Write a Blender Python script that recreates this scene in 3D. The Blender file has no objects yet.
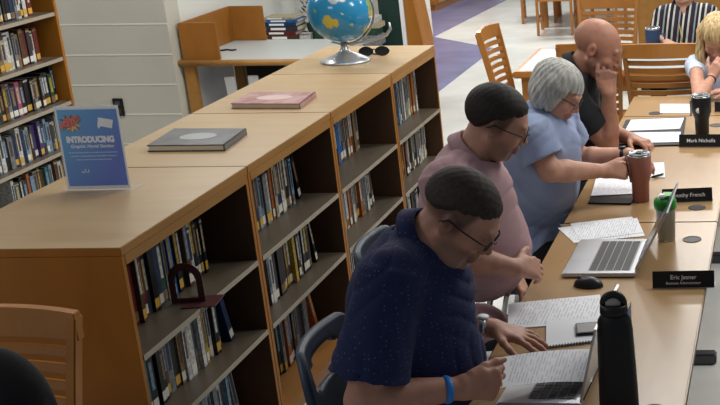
import bpy, bmesh, math, random
import numpy as np
from mathutils import Vector, Matrix
R = math.radians
random.seed(7)
SC = bpy.context.scene
COL = SC.collection

# ------------------------------------------------------------------ camera
CH, CF, CPX, CPY, CPI, CRO = 2.28, 1231.63, 793.7, 202.5, .304, -.011
_cp, _sp, _cr, _sr = math.cos(CPI), math.sin(CPI), math.cos(CRO), math.sin(CRO)
def _ray(u, v):
    a, b = (u-CPX)/CF, (v-CPY)/CF
    x = _cr*a+_sr*b; y = _sr*a-_cr*b
    return (x, _cp+y*_sp, -_sp+y*_cp)
def atZ(u, v, z):
    d = _ray(u, v); t = (z-CH)/d[2]; return Vector((t*d[0], t*d[1], z))
def atY(u, v, y):
    d = _ray(u, v); t = y/d[1]; return Vector((t*d[0], y, CH+t*d[2]))
cam_d = bpy.data.cameras.new('camera'); cam = bpy.data.objects.new('camera', cam_d); COL.objects.link(cam)
F = Vector((0, _cp, -_sp)); Rv = Vector((1, 0, 0)); U = Vector((0, _sp, _cp))
R2 = Rv*_cr+U*_sr; U2 = -Rv*_sr+U*_cr
cam.matrix_world = Matrix(((R2.x, U2.x, -F.x, 0), (R2.y, U2.y, -F.y, 0), (R2.z, U2.z, -F.z, CH), (0, 0, 0, 1)))
cam_d.sensor_width = 36; cam_d.lens = CF/720*36
cam_d.shift_x = (360-CPX)/720; cam_d.clip_start = .05
SC.camera = cam

# ------------------------------------------------------------------ materials
def hexc(h):
    c = [int(h[i:i+2], 16)/255 for i in (0, 2, 4)]
    return tuple(x/12.92 if x <= .04045 else ((x+.055)/1.055)**2.4 for x in c)+(1,)
def mat(name, col, rough=.6, metal=0, spec=.5, noise=None, bump=None, wood=None, coat=0, trans=0, ior=1.45, sheen=0):
    m = bpy.data.materials.new(name); m.use_nodes = True
    nt = m.node_tree; N = nt.nodes; L = nt.links; b = N['Principled BSDF']
    c = hexc(col) if isinstance(col, str) else tuple(col)
    b.inputs['Base Color'].default_value = c
    b.inputs['Roughness'].default_value = rough; b.inputs['Metallic'].default_value = metal
    b.inputs['Specular IOR Level'].default_value = spec; b.inputs['IOR'].default_value = ior
    b.inputs['Coat Weight'].default_value = coat; b.inputs['Transmission Weight'].default_value = trans
    b.inputs['Sheen Weight'].default_value = sheen
    tc = N.new('ShaderNodeTexCoord')
    if wood:        # (axis scale vec, second colour)
        sc, c2, amt = wood
        mp = N.new('ShaderNodeMapping'); mp.inputs['Scale'].default_value = sc
        L.new(tc.outputs['Object'], mp.inputs[0])
        nz = N.new('ShaderNodeTexNoise'); nz.inputs['Scale'].default_value = 1; nz.inputs['Detail'].default_value = 6
        nz.inputs['Distortion'].default_value = .6
        L.new(mp.outputs[0], nz.inputs['Vector'])
        rp = N.new('ShaderNodeValToRGB'); rp.color_ramp.elements[0].position = .5-amt; rp.color_ramp.elements[1].position = .5+amt
        rp.color_ramp.elements[0].color = hexc(c2); rp.color_ramp.elements[1].color = c
        L.new(nz.outputs[0], rp.inputs[0]); L.new(rp.outputs[0], b.inputs['Base Color'])
    if noise:       # (scale, second colour)
        nz = N.new('ShaderNodeTexNoise'); nz.inputs['Scale'].default_value = noise[0]; nz.inputs['Detail'].default_value = 4
        L.new(tc.outputs['Object'], nz.inputs['Vector'])
        rp = N.new('ShaderNodeValToRGB'); rp.color_ramp.elements[0].position = .35; rp.color_ramp.elements[1].position = .65
        rp.color_ramp.elements[0].color = hexc(noise[1]); rp.color_ramp.elements[1].color = c
        L.new(nz.outputs[0], rp.inputs[0]); L.new(rp.outputs[0], b.inputs['Base Color'])
    if bump:        # (scale, strength, distance)
        nz = N.new('ShaderNodeTexNoise'); nz.inputs['Scale'].default_value = bump[0]; nz.inputs['Detail'].default_value = 3
        L.new(tc.outputs['Object'], nz.inputs['Vector'])
        bp = N.new('ShaderNodeBump'); bp.inputs['Strength'].default_value = bump[1]; bp.inputs['Distance'].default_value = bump[2]
        L.new(nz.outputs[0], bp.inputs['Height']); L.new(bp.outputs[0], b.inputs['Normal'])
    return m

def nodes(m): return m.node_tree.nodes, m.node_tree.links, m.node_tree.nodes['Principled BSDF']

M = {}
M['top'] = mat('oak_laminate_top', 'b39a74', .36, wood=((3, 14, 3), 'a48860', .35), spec=.5)
M['edge'] = mat('oak_edge_band', 'a0743a', .45, wood=((20, 3, 20), '8b612b', .3))
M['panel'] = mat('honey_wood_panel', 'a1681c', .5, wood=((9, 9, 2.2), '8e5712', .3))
M['inner'] = mat('shaded_inner_wood', '4e3520', .6, wood=((9, 9, 2.2), '402a18', .3))  # panel wood coloured darker to imitate shade inside the shelving
M['shelf'] = mat('brown_shelf', '5d5447', .38, wood=((12, 3, 12), '4d453a', .3))
M['shelfedge'] = mat('shelf_edge', '9a9080', .45)
M['deck'] = mat('deck_wood', 'a06f35', .5, wood=((14, 3, 14), '8a5a28', .3))
M['wall'] = mat('painted_block', 'bdbbb0', .6, noise=(1.2, 'b4b2a6'))
M['wall2'] = mat('painted_block_lit', 'd3d4cf', .6)  # lighter copy of the block paint, imitating stronger light in the alcove
M['joint'] = mat('joint_highlight', 'dddbd0', .5)
M['floor'] = mat('white_vinyl', 'd6d8d4', .22, noise=(3, 'cbcdc9'))
M['blue'] = mat('blue_vinyl', '7d82a8', .2, noise=(2.5, '6f7499'))
M['base'] = mat('vinyl_baseboard', '3a3632', .6)
M['table'] = mat('table_laminate', 'a98a62', .27, wood=((14, 3, 14), '9d7e57', .35))
M['tedge'] = mat('table_edge', '6d4c2c', .5)
M['metalgrey'] = mat('painted_grey_steel', '54555a', .4, .6)
M['chairwood'] = mat('maple_chair', 'b37a3a', .38, wood=((5, 5, 5), '9a642b', .3), coat=.15)
M['black'] = mat('black_plastic', '121214', .45)
M['matteblack'] = mat('matte_black', '08080a', .6)
M['grommet'] = mat('grommet_black', '1a1715', .5)
M['silver'] = mat('silver_shell', 'c2c5c9', .32, .75)
M['chrome'] = mat('brushed_steel', 'b9bbbd', .25, 1)
M['keys'] = mat('dark_keys', '2c2f33', .5)
M['screen'] = mat('dark_screen', '202a38', .2)
M['white'] = mat('white_plastic', 'e6e8ea', .45)
M['carreltop'] = mat('grey_laminate', 'b0b6b4', .35)
M['carrelwood'] = mat('carrel_brown_wood', '94601f', .5, wood=((9, 9, 2.2), '82511a', .3))
M['carrelpanel'] = mat('grey_green_panel', '8f938a', .6)
M['rose'] = mat('rose_powder_coat', '9a6254', .5, bump=(400, .1, .001))
M['lidclear'] = mat('smoky_lid', '8b9296', .15, 0, .6, trans=.35)
M['blackcoat'] = mat('black_powder_coat', '14161a', .4)
M['bluecup'] = mat('navy_mug', '233a5a', .4)
M['green'] = mat('green_lid', '2f9a35', .35)
M['clear'] = mat('frosted_clear', 'd3d8d0', .25, trans=.35)
M['cup_liquid'] = mat('cup_inner', 'cfcfc4', .5)
M['bluechair'] = mat('slate_blue_plastic', '303c4e', .45)
M['darkchair'] = mat('charcoal_plastic', '20242c', .5)
M['bookend'] = mat('maroon_bookend', '4a2628', .4)
M['trouser'] = mat('black_trousers', '0d0e12', .85, bump=(30, .3, .004))
M['shoe'] = mat('black_shoe', '14110f', .4)
M['pages'] = mat('book_pages', 'cfc6b0', .8)
M['greenpanel'] = mat('dark_green_panel', '12302a', .5)
M['bagblack'] = mat('black_cloth', '0a0b0e', .9, bump=(40, .4, .004))
M['band'] = mat('blue_wristband', '2a7fd0', .5)
M['sticker'] = mat('white_sticker', 'd9d7cc', .6)
M['stickery'] = mat('yellow_sticker', 'c9a040', .6)
M['ink'] = mat('white_ink', 'f2f4f6', .5)

def paper_mat(name, base='e4e6ea', ink='c3c6cd', rows=32):
    m = mat(name, base, .7); N, L, b = nodes(m)
    tc = N.new('ShaderNodeTexCoord'); sp = N.new('ShaderNodeSeparateXYZ'); L.new(tc.outputs['Generated'], sp.inputs[0])
    def mth(op, a, c=None, v=None):
        n = N.new('ShaderNodeMath'); n.operation = op
        for i, x in enumerate((a, c)):
            if x is None: continue
            if isinstance(x, (int, float)): n.inputs[i].default_value = x
            else: L.new(x, n.inputs[i])
        return n.outputs[0]
    row = mth('MULTIPLY', sp.outputs[0], rows)
    fr = mth('FRACT', row); line = mth('LESS_THAN', fr, .45)
    mg = mth('MULTIPLY', mth('GREATER_THAN', sp.outputs[0], .14), mth('LESS_THAN', sp.outputs[0], .9))
    mg2 = mth('MULTIPLY', mth('GREATER_THAN', sp.outputs[1], .1), mth('LESS_THAN', sp.outputs[1], .88))
    mp = N.new('ShaderNodeMapping'); mp.inputs['Scale'].default_value = (rows*1.0, 9, 1); L.new(tc.outputs['Generated'], mp.inputs[0])
    nz = N.new('ShaderNodeTexNoise'); nz.inputs['Scale'].default_value = 1; nz.inputs['Detail'].default_value = 2; L.new(mp.outputs[0], nz.inputs['Vector'])
    w = mth('GREATER_THAN', nz.outputs[0], .46)
    f = mth('MULTIPLY', mth('MULTIPLY', line, w), mth('MULTIPLY', mg, mg2))
    mx = N.new('ShaderNodeMix'); mx.data_type = 'RGBA'; L.new(f, mx.inputs[0]); mx.inputs[6].default_value = hexc(base); mx.inputs[7].default_value = hexc(ink)
    L.new(mx.outputs[2], b.inputs['Base Color'])
    return m
M['paper'] = paper_mat('printed_paper')
M['blank'] = mat('blank_paper', 'dfe2e6', .7)

def skin_mat(name, tint='c58f74', rough=.48):
    m = mat(name, tint, rough, spec=.4); N, L, b = nodes(m)
    at = N.new('ShaderNodeAttribute'); at.attribute_name = 'Col'
    tc = N.new('ShaderNodeTexCoord'); nz = N.new('ShaderNodeTexNoise'); nz.inputs['Scale'].default_value = 26; nz.inputs['Detail'].default_value = 3
    L.new(tc.outputs['Object'], nz.inputs['Vector'])
    hs = N.new('ShaderNodeHueSaturation'); mr = N.new('ShaderNodeMapRange')
    mr.inputs[1].default_value = .3; mr.inputs[2].default_value = .7; mr.inputs[3].default_value = .88; mr.inputs[4].default_value = 1.1
    L.new(nz.outputs[0], mr.inputs[0]); L.new(mr.outputs[0], hs.inputs['Value']); L.new(at.outputs['Color'], hs.inputs['Color'])
    L.new(hs.outputs[0], b.inputs['Base Color'])
    b.inputs['Subsurface Weight'].default_value = .08; b.inputs['Subsurface Radius'].default_value = (.02, .008, .004); b.inputs['Subsurface Scale'].default_value = .3
    return m
M['skin'] = skin_mat('skin')

# ------------------------------------------------------------------ mesh helpers
def bm_box(bm, lo, hi, mi=0, T=None):
    vs = [bm.verts.new((x, y, z)) for x in (lo[0], hi[0]) for y in (lo[1], hi[1]) for z in (lo[2], hi[2])]
    if T is not None:
        for v in vs: v.co = T @ v.co
    fs = [(0, 1, 3, 2), (4, 6, 7, 5), (0, 4, 5, 1), (2, 3, 7, 6), (0, 2, 6, 4), (1, 5, 7, 3)]
    out = []
    for f in fs:
        fc = bm.faces.new([vs[i] for i in f]); fc.material_index = mi; out.append(fc)
    return out
def obj(name, bm, mats, parent=None, bevel=0, smooth=False, seg=2):
    if bevel:
        bmesh.ops.recalc_face_normals(bm, faces=bm.faces)
        bmesh.ops.bevel(bm, geom=list(bm.edges), offset=bevel, segments=seg, affect='EDGES', clamp_overlap=True)
    bmesh.ops.recalc_face_normals(bm, faces=bm.faces)
    me = bpy.data.meshes.new(name); bm.to_mesh(me); bm.free()
    for m in (mats if isinstance(mats, (list, tuple)) else [mats]): me.materials.append(m)
    if smooth:
        for p in me.polygons: p.use_smooth = True
    o = bpy.data.objects.new(name, me); COL.objects.link(o)
    if parent: o.parent = parent
    return o
def box(name, lo, hi, m, parent=None, bevel=0, T=None, smooth=False):
    bm = bmesh.new(); bm_box(bm, lo, hi, 0, T); return obj(name, bm, m, parent, bevel, smooth)
def bm_lathe(bm, prof, n=40, mi=0, T=None, cap=True):
    rings = []
    for r, z in prof:
        rings.append([bm.verts.new((T @ Vector((r*math.cos(2*math.pi*k/n), r*math.sin(2*math.pi*k/n), z))) if T is not None else
                      (r*math.cos(2*math.pi*k/n), r*math.sin(2*math.pi*k/n), z)) for k in range(n)])
    for a, b in zip(rings[:-1], rings[1:]):
        for k in range(n):
            f = bm.faces.new((a[k], a[(k+1) % n], b[(k+1) % n], b[k])); f.material_index = mi; f.smooth = True
    if cap:
        for r_ in (rings[0], rings[-1]):
            f = bm.faces.new(r_); f.material_index = mi
def lathe(name, prof, m, parent=None, n=40, T=None, cap=True):
    bm = bmesh.new(); bm_lathe(bm, prof, n, 0, T, cap)
    o = obj(name, bm, m, parent)
    for p in o.data.polygons: p.use_smooth = len(p.vertices) == 4
    return o
def bm_tube(bm, pts, r, n=10, closed=False, flat=None):
    pts = [Vector(p) for p in pts]; rings = []; N_ = len(pts); up = None
    for i, p in enumerate(pts):
        if closed: d = pts[(i+1) % N_]-pts[i-1]
        else: d = pts[min(i+1, N_-1)]-pts[max(i-1, 0)]
        d.normalize()
        if up is None: up = d.orthogonal().normalized() if flat is None else Vector(flat)
        s = d.cross(up).normalized(); up = s.cross(d).normalized()
        rr = r[i] if isinstance(r, (list, tuple)) else r
        rings.append([bm.verts.new(p+(s*math.cos(2*math.pi*k/n)+up*math.sin(2*math.pi*k/n))*rr) for k in range(n)])
    prs = list(zip(rings[:-1], rings[1:]))+([(rings[-1], rings[0])] if closed else [])
    for a, b in prs:
        for k in range(n):
            f = bm.faces.new((a[k], a[(k+1) % n], b[(k+1) % n], b[k])); f.smooth = True
    if not closed:
        bm.faces.new(rings[0]); bm.faces.new(rings[-1])
def tube(name, pts, r, m, parent=None, n=10, closed=False):
    bm = bmesh.new(); bm_tube(bm, pts, r, n, closed); return obj(name, bm, m, parent)
def bm_poly(bm, pts, z0, z1, mi=0, T=None):
    a = [bm.verts.new((T @ Vector((x, y, z0))) if T is not None else (x, y, z0)) for x, y in pts]
    b = [bm.verts.new((T @ Vector((x, y, z1))) if T is not None else (x, y, z1)) for x, y in pts]
    n = len(pts)
    for k in range(n):
        bm.faces.new((a[k], a[(k+1) % n], b[(k+1) % n], b[k])).material_index = mi
    bm.faces.new(a).material_index = mi; bm.faces.new(b).material_index = mi
def poly(name, pts, z0, z1, m, parent=None, bevel=0, T=None):
    bm = bmesh.new(); bm_poly(bm, pts, z0, z1, 0, T); return obj(name, bm, m, parent, bevel)
def thing(name, label, cat, loc=(0, 0, 0), rz=0, group=None):
    o = bpy.data.objects.new(name, None); COL.objects.link(o); o.empty_display_size = .05
    o.location = loc; o.rotation_euler = (0, 0, rz); o['label'] = label; o['category'] = cat
    if group: o['group'] = group
    return o
def tag(o, label, cat, group=None):
    o['label'] = label; o['category'] = cat
    if group: o['group'] = group
    return o
def struct(o): o['kind'] = 'structure'; return o
def dup(root, loc, rz, label, group=None):
    r = root.copy(); COL.objects.link(r); r.location = loc; r.rotation_euler = (0, 0, rz); r['label'] = label
    if group: r['group'] = group
    for ch in list(root.children):
        c = ch.copy(); COL.objects.link(c); c.parent = r
        for g in ch.children:
            d = g.copy(); COL.objects.link(d); d.parent = c
    return r
def text(name, s, size, m, T, parent=None, sx=1, shear=0, bold=0):
    c = bpy.data.curves.new(name, 'FONT'); c.body = s; c.size = size; c.align_x = 'CENTER'; c.align_y = 'CENTER'
    c.shear = shear; c.offset = bold; c.extrude = .0002
    c.materials.append(m); o = bpy.data.objects.new(name, c); COL.objects.link(o)
    me = bpy.data.meshes.new_from_object(o); bpy.data.objects.remove(o)
    me.transform(T @ Matrix.Diagonal((sx, 1, 1, 1)))
    o = bpy.data.objects.new(name, me); COL.objects.link(o)
    if parent: o.parent = parent
    return o
def frame(o, x, y, z):
    x, y, z = Vector(x).normalized(), Vector(y).normalized(), Vector(z).normalized(); o = Vector(o)
    return Matrix(((x.x, y.x, z.x, o.x), (x.y, y.y, z.y, o.y), (x.z, y.z, z.z, o.z), (0, 0, 0, 1)))
def TR(x, y, z=0, rz=0): return Matrix.Translation((x, y, z)) @ Matrix.Rotation(rz, 4, 'Z')

# ------------------------------------------------------------------ room
struct(box('floor', (-9, -1, -.05), (5, 19, 0), M['floor']))
bm = bmesh.new(); bm_poly(bm, [(-3.12, 8.2), (-3.1, 12.75), (-3.94, 13.5), (-3.75, 16.6), (-3.7, 18.9), (-8.9, 18.9), (-8.9, 10.3), (-4.2, 10.3), (-4.0, 8.2)], .0003, .002)
struct(obj('floor_inlay', bm, M['blue']))
WY = 8.12
def block_wall(name, x0, x1, y, z1, m, course=.2032, z0=0, jx=None):
    bm = bmesh.new()
    bm_box(bm, (x0, y, z0), (x1, y+.18, z1), 0)
    k = 1
    while k*course < z1:       # raked joints read as thin lighter bands
        bm_box(bm, (x0, y-.0025, k*course-.004+z0), (x1, y+.001, k*course+.004+z0), 1); k += 1
    return struct(obj(name, bm, [m, M['joint']]))
block_wall('wall_left', -9, -4.12, WY, 3.0, M['wall'])
block_wall('wall_alcove', -4.30, -3.05, 10.25, 3.0, M['wall2'])
struct(box('wall_return', (-4.30, WY+.18, 0), (-4.12, 10.25, 3.0), M['wall2']))
struct(box('wall_back', (-9, 18.9, 0), (5, 19.0, 3.0), M['wall2']))
struct(box('baseboard_left', (-9, WY-.012, 0), (-4.12, WY-.003, .1), M['base']))
# outlet on the block wall
p = atY(119, 107, WY-.003)
t = thing('wall_outlet', 'small dark wall outlet box on the painted block wall behind the poster', 'outlet', (p.x, WY-.003, p.z))
box('cover_plate', (-.035, -.008, -.06), (.035, 0, .06), M['black'], t, .003)
box('socket', (-.018, -.011, .008), (.018, -.007, .045), M['metalgrey'], t, .003)
box('socket', (-.018, -.011, -.045), (.018, -.007, -.008), M['metalgrey'], t, .003)

# ------------------------------------------------------------------ books
PAL = {'black': '15161a', 'charcoal grey': '34363c', 'dark blue': '1c3358', 'bright blue': '1f6ab5', 'white': 'cfd0cb', 'cream': 'b9ae90',
       'grey': '7f8386', 'dark red': '6e1f1f', 'orange': 'b5622c', 'dark green': '1f4a38', 'brown': '5a3c28', 'yellow': 'b79a3a',
       'teal': '2c6f78', 'pink': 'a8506a', 'light blue': '7d9cb4', 'tan': '8f7250', 'purple': '4c3f78', 'green': '2c7a44'}
BM = {k: mat('book_'+k.replace(' ', '_'), v, .5, noise=(60, '%02x%02x%02x' % tuple(int(int(v[i:i+2], 16)*.72) for i in (0, 2, 4)))) for k, v in PAL.items()}
LIGHTS = ('white', 'cream', 'grey', 'light blue', 'tan', 'yellow')
_bookmesh = {}
def book_mesh(col, w, d, h, st):
    """spine faces +X at x=0; thickness along Y; depth to -X"""
    bm = bmesh.new(); c = .0025
    bm_box(bm, (-d, 0, 0), (0, c, h), 0); bm_box(bm, (-d, w-c, 0), (0, w, h), 0); bm_box(bm, (-c, 0, 0), (.0005, w, h), 0)
    bm_box(bm, (-d+.003, c, .002), (-c, w-c, h-.004), 1)
    x = .0008
    if st & 1: bm_box(bm, (0, .001, .012), (x, w-.001, .045), 2)                       # call number sticker
    if st & 2: bm_box(bm, (0, w*.25, h*.38), (x, w*.75, h*.86), 3)                     # title block
    if st & 4: bm_box(bm, (0, .0005, h*.9), (x, w-.0005, h*.95), 3)
    return bm
ORD = ['first', 'second', 'third', 'fourth', 'fifth', 'sixth', 'seventh', 'eighth', 'ninth', 'tenth', 'eleventh', 'twelfth', 'thirteenth', 'fourteenth',
       'fifteenth', 'sixteenth', 'seventeenth', 'eighteenth', 'nineteenth', 'twentieth', 'twenty-first', 'twenty-second', 'twenty-third', 'twenty-fourth', 'twenty-fifth',
       'twenty-sixth', 'twenty-seventh', 'twenty-eighth', 'twenty-ninth', 'thirtieth', 'thirty-first', 'thirty-second']
def book_row(xs, z, y0, y1, cols, hr, wr, place, group, seed, gap=None, lean_last=0, dep=.15):
    rnd = random.Random(seed); y = y0; i = 0; prev_lean = 0
    while y < y1:
        w = rnd.uniform(*wr); h = rnd.uniform(*hr); col = cols[i % len(cols)] if isinstance(cols, list) and i < len(cols) else rnd.choice(cols)
        if isinstance(cols, list) and i >= len(cols): col = rnd.choice(cols)
        st = rnd.choice([1, 3, 3, 5, 7, 2])
        if col in LIGHTS: tcol = rnd.choice(['charcoal grey', 'dark blue', 'brown'])
        else: tcol = rnd.choice(['white', 'cream', 'tan', 'yellow', 'light blue'])
        sk = rnd.choice([M['sticker'], M['sticker'], M['stickery'], BM['tan']])
        d = dep-rnd.uniform(0, .015)
        bm = book_mesh(col, w, d, h, st)
        last = y+w+.002 >= y1
        ln = 0
        o = obj('library_book', bm, [BM[col], M['pages'], sk, BM[tcol]])
        xj = xs-rnd.uniform(0, .018)
        if last and lean_last:
            off = math.sin(lean_last)*h+.002; o.rotation_euler = (lean_last, 0, 0); o.location = (xj, y+off, z+.001); y += off+w
        else: o.location = (xj, y, z+.001); y += w
        y += rnd.uniform(.0005, .003)
        th = 'thin' if w < .023 else ('thick' if w > .032 else 'slim')
        tag(o, '%s %s book, %s from near end, %s' % (th, col, ORD[i % 32], place), 'book', group)
        i += 1
        if gap and i in gap: y += gap[i]
    return i

# ------------------------------------------------------------------ island bookcases
XF, XB, ZT = -2.015, -2.624, 1.07
YS = [3.476, 4.378, 5.245, 6.099, 6.897]
NM = ['nearest', 'second', 'third', 'farthest']
LBL = ['nearest low wooden bookcase, carrying the poster, with its orange end panel facing out',
       'second low wooden bookcase, the one under the grey yearbook',
       'third low wooden bookcase, the one under the pink yearbook',
       'farthest low wooden bookcase, the one carrying the globe']
for i in range(4):
    y0, y1 = YS[i]+.002, YS[i+1]-.002
    t = thing('low_bookcase', LBL[i], 'bookcase', (0, 0, 0), 0, 'low bookcases in the island row')
    bm = bmesh.new(); bm_box(bm, (XB, y0, ZT-.028), (XF, y1, ZT), 0)
    fs = list(bm.faces)
    for f in fs:
        if abs(f.normal.z) < .5: pass
    o = obj('bookcase_top', bm, [M['top'], M['edge'], M['panel']], t, .002)
    for p in o.data.polygons:
        if abs(p.normal.z) < .6: p.material_index = 2 if abs(p.normal.y) > .7 else 1
    box('front_rail', (XF-.02, y0+.02, ZT-.062), (XF-.001, y1-.02, ZT-.028), M['edge'], t, .001)
    box('front_rail', (XB+.001, y0+.02, ZT-.062), (XB+.02, y1-.02, ZT-.028), M['edge'], t, .001)
    for k, ya in enumerate((y0, y1-.02)):
        bm = bmesh.new(); bm_box(bm, (XB+.002, ya, 0), (XF-.002, ya+.02, ZT-.0281))
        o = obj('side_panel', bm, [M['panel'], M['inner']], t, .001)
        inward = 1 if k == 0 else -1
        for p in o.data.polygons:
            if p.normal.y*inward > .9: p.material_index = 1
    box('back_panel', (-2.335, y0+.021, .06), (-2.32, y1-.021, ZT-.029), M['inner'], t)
    for z in (.43, .71):
        for (xa, xb) in ((-2.319, XF), (XB, -2.336)):
            bm = bmesh.new(); bm_box(bm, (xa, y0+.021, z-.02), (xb, y1-.021, z))
            o = obj('shelf', bm, [M['shelf'], M['shelfedge']], t)
            for p in o.data.polygons:
                if abs(p.normal.x) > .9: p.material_index = 1
    box('bottom_shelf', (XB+.005, y0+.021, .0), (XF, y1-.021, .06), M['deck'], t, .002)

mix1 = ['black', 'dark blue', 'charcoal grey', 'dark green', 'black', 'grey', 'white', 'brown', 'black']
mixL = ['white', 'grey', 'black', 'cream', 'dark blue', 'charcoal grey', 'light blue', 'tan', 'orange', 'black']
pl = lambda s, k: '%s shelf, %s low bookcase' % (s, NM[k])
gr = lambda s, k: 'books on the %s shelf of the %s low bookcase' % (s, NM[k])
book_row(-2.14, .71, 3.70, 4.24, ['white', 'dark red', 'brown', 'dark red', 'charcoal grey', 'black', 'dark blue', 'dark green', 'grey', 'bright blue', 'bright blue', 'black',
         'black', 'brown', 'white', 'black', 'charcoal grey', 'black', 'black', 'brown', 'black', 'black'], (.20, .27), (.018, .036), pl('top', 0), gr('top', 0), 1)
book_row(-2.10, .43, 3.62, 4.21, ['teal', 'black', 'charcoal grey', 'black', 'black', 'brown', 'grey', 'black', 'tan', 'white', 'white', 'white', 'grey', 'white', 'yellow', 'charcoal grey', 'white', 'black',
         'dark blue', 'dark blue', 'dark green', 'pink', 'dark red', 'pink', 'light blue', 'white', 'light blue'], (.19, .245), (.018, .036), pl('middle', 0), gr('middle', 0), 2, lean_last=R(14))
book_row(-2.12, .06, 3.95, 4.22, ['grey', 'charcoal grey', 'grey', 'light blue', 'grey', 'black', 'white'], (.22, .30), (.018, .036), pl('bottom', 0), gr('bottom', 0), 3, lean_last=R(8))
book_row(-2.14, .71, 4.64, 5.12, ['white', 'charcoal grey', 'charcoal grey', 'light blue', 'grey', 'grey', 'white', 'orange', 'cream', 'dark blue', 'dark blue', 'white', 'yellow', 'black',
         'grey', 'light blue', 'black', 'black'], (.20, .26), (.018, .036), pl('top', 1), gr('top', 1), 4, lean_last=R(10))
book_row(-2.09, .43, 4.56, 5.06, ['black', 'grey', 'white', 'black', 'light blue', 'black', 'black', 'charcoal grey', 'brown', 'brown', 'yellow', 'cream', 'black', 'white', 'charcoal grey', 'black'],
         (.19, .245), (.018, .036), pl('middle', 1), gr('middle', 1), 5, lean_last=R(12))
book_row(-2.15, .06, 4.66, 5.09, ['dark green', 'charcoal grey', 'black', 'grey', 'tan', 'orange', 'black', 'charcoal grey', 'brown', 'grey', 'charcoal grey', 'black'],
         (.22, .30), (.018, .036), pl('bottom', 1), gr('bottom', 1), 6, lean_last=R(16))
book_row(-2.17, .71, 5.66, 6.01, ['black', 'bright blue', 'bright blue', 'dark blue', 'grey', 'brown', 'cream', 'orange', 'brown', 'tan', 'charcoal grey', 'white'],
         (.21, .26), (.018, .036), pl('top', 2), gr('top', 2), 7)
book_row(-2.11, .43, 5.47, 5.93, ['black', 'teal', 'light blue', 'white', 'orange', 'orange', 'white', 'tan', 'charcoal grey', 'dark blue', 'orange', 'grey', 'light blue', 'white'],
         (.19, .25), (.018, .036), pl('middle', 2), gr('middle', 2), 8, lean_last=R(8))
book_row(-2.13, .06, 5.50, 6.0, ['grey', 'light blue', 'teal', 'white', 'charcoal grey', 'grey', 'black', 'white', 'dark blue'], (.24, .32), (.018, .036), pl('bottom', 2), gr('bottom', 2), 9)
book_row(-2.12, .71, 6.34, 6.80, ['orange', 'orange', 'tan', 'cream', 'grey', 'light blue', 'charcoal grey', 'grey', 'white', 'grey', 'yellow', 'light blue', 'white'],
         (.22, .27), (.018, .036), pl('top', 3), gr('top', 3), 10)
book_row(-2.10, .43, 6.32, 6.86, ['cream', 'white', 'white', 'yellow', 'orange', 'dark blue', 'orange', 'white', 'charcoal grey', 'black', 'white', 'dark green', 'black', 'grey', 'white'],
         (.20, .25), (.018, .036), pl('middle', 3), gr('middle', 3), 11)
book_row(-2.10, .06, 6.32, 6.80, ['grey', 'black', 'charcoal grey', 'black', 'white', 'black'], (.24, .3), (.018, .036), pl('bottom', 3), gr('bottom', 3), 12)

# maroon bookend on the nearest top shelf
t = thing('bookend', 'maroon metal bookend with arched upright on top shelf of nearest low bookcase', 'bookend', (-2.075, 3.93, .711), R(-82))
arc = [(-.055, 0)]+[(.055*math.cos(a), .09+.055*math.sin(a)) for a in [math.pi*(1-k/10) for k in range(11)]]+[(.055, 0)]
bm = bmesh.new(); TB_ = Matrix.Rotation(R(90), 4, 'Z') @ Matrix.Rotation(R(90), 4, 'X')
inn = [(x*.62, (z-.02)*.80+.02 if z > .02 else .018) for x, z in arc]
for (a0, a1, i0, i1) in zip(arc[:-1], arc[1:], inn[:-1], inn[1:]):
    lo_ = [bm.verts.new(TB_ @ Vector((q_[0], q_[1], -.0015))) for q_ in (a0, a1, i1, i0)]; hi_ = [bm.verts.new(TB_ @ Vector((q_[0], q_[1], .0015))) for q_ in (a0, a1, i1, i0)]
    bm.faces.new(lo_); bm.faces.new(hi_)
    for k in range(4): bm.faces.new((lo_[k], lo_[(k+1) % 4], hi_[(k+1) % 4], hi_[k]))
bm_poly(bm, [(-.055, 0), (.055, 0), (.034, .018), (-.034, .018)], -.0015, .0015, T=TB_)
obj('upright', bm, M['bookend'], t)
poly('base_plate', [(-.01, -.055), (.1, -.055), (.1, .055), (-.01, .055)], 0, .003, M['bookend'], t, T=Matrix.Rotation(R(90), 4, 'Z'))

# ------------------------------------------------------------------ tall bookcase at the left
t = thing('tall_bookcase', 'tall wooden bookcase full of books against the block wall at the left', 'bookcase', (-4.4, 7.4, 0))
TX = 0; ZS = [.13, .40, .67, .94, 1.21, 1.5]
box('side_panel', (-.32, -.025, 0), (.0, 0, 1.95), M['panel'], t, .002)
box('side_panel', (-.32, -2.2, 0), (.0, -2.175, 1.95), M['panel'], t, .002)
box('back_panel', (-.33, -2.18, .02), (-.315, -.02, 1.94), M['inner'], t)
box('bookcase_top', (-.33, -2.21, 1.95), (.01, .01, 1.99), M['panel'], t, .003)
for z in ZS:
    bm = bmesh.new(); bm_box(bm, (-.314, -2.174, z-.022), (-.004, -.026, z))
    o = obj('shelf', bm, [M['shelf'], M['shelfedge']], t)
    for p in o.data.polygons:
        if abs(p.normal.x) > .9: p.material_index = 1
wd = ['bottom', 'second lowest', 'third', 'second highest', 'highest visible']
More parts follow.
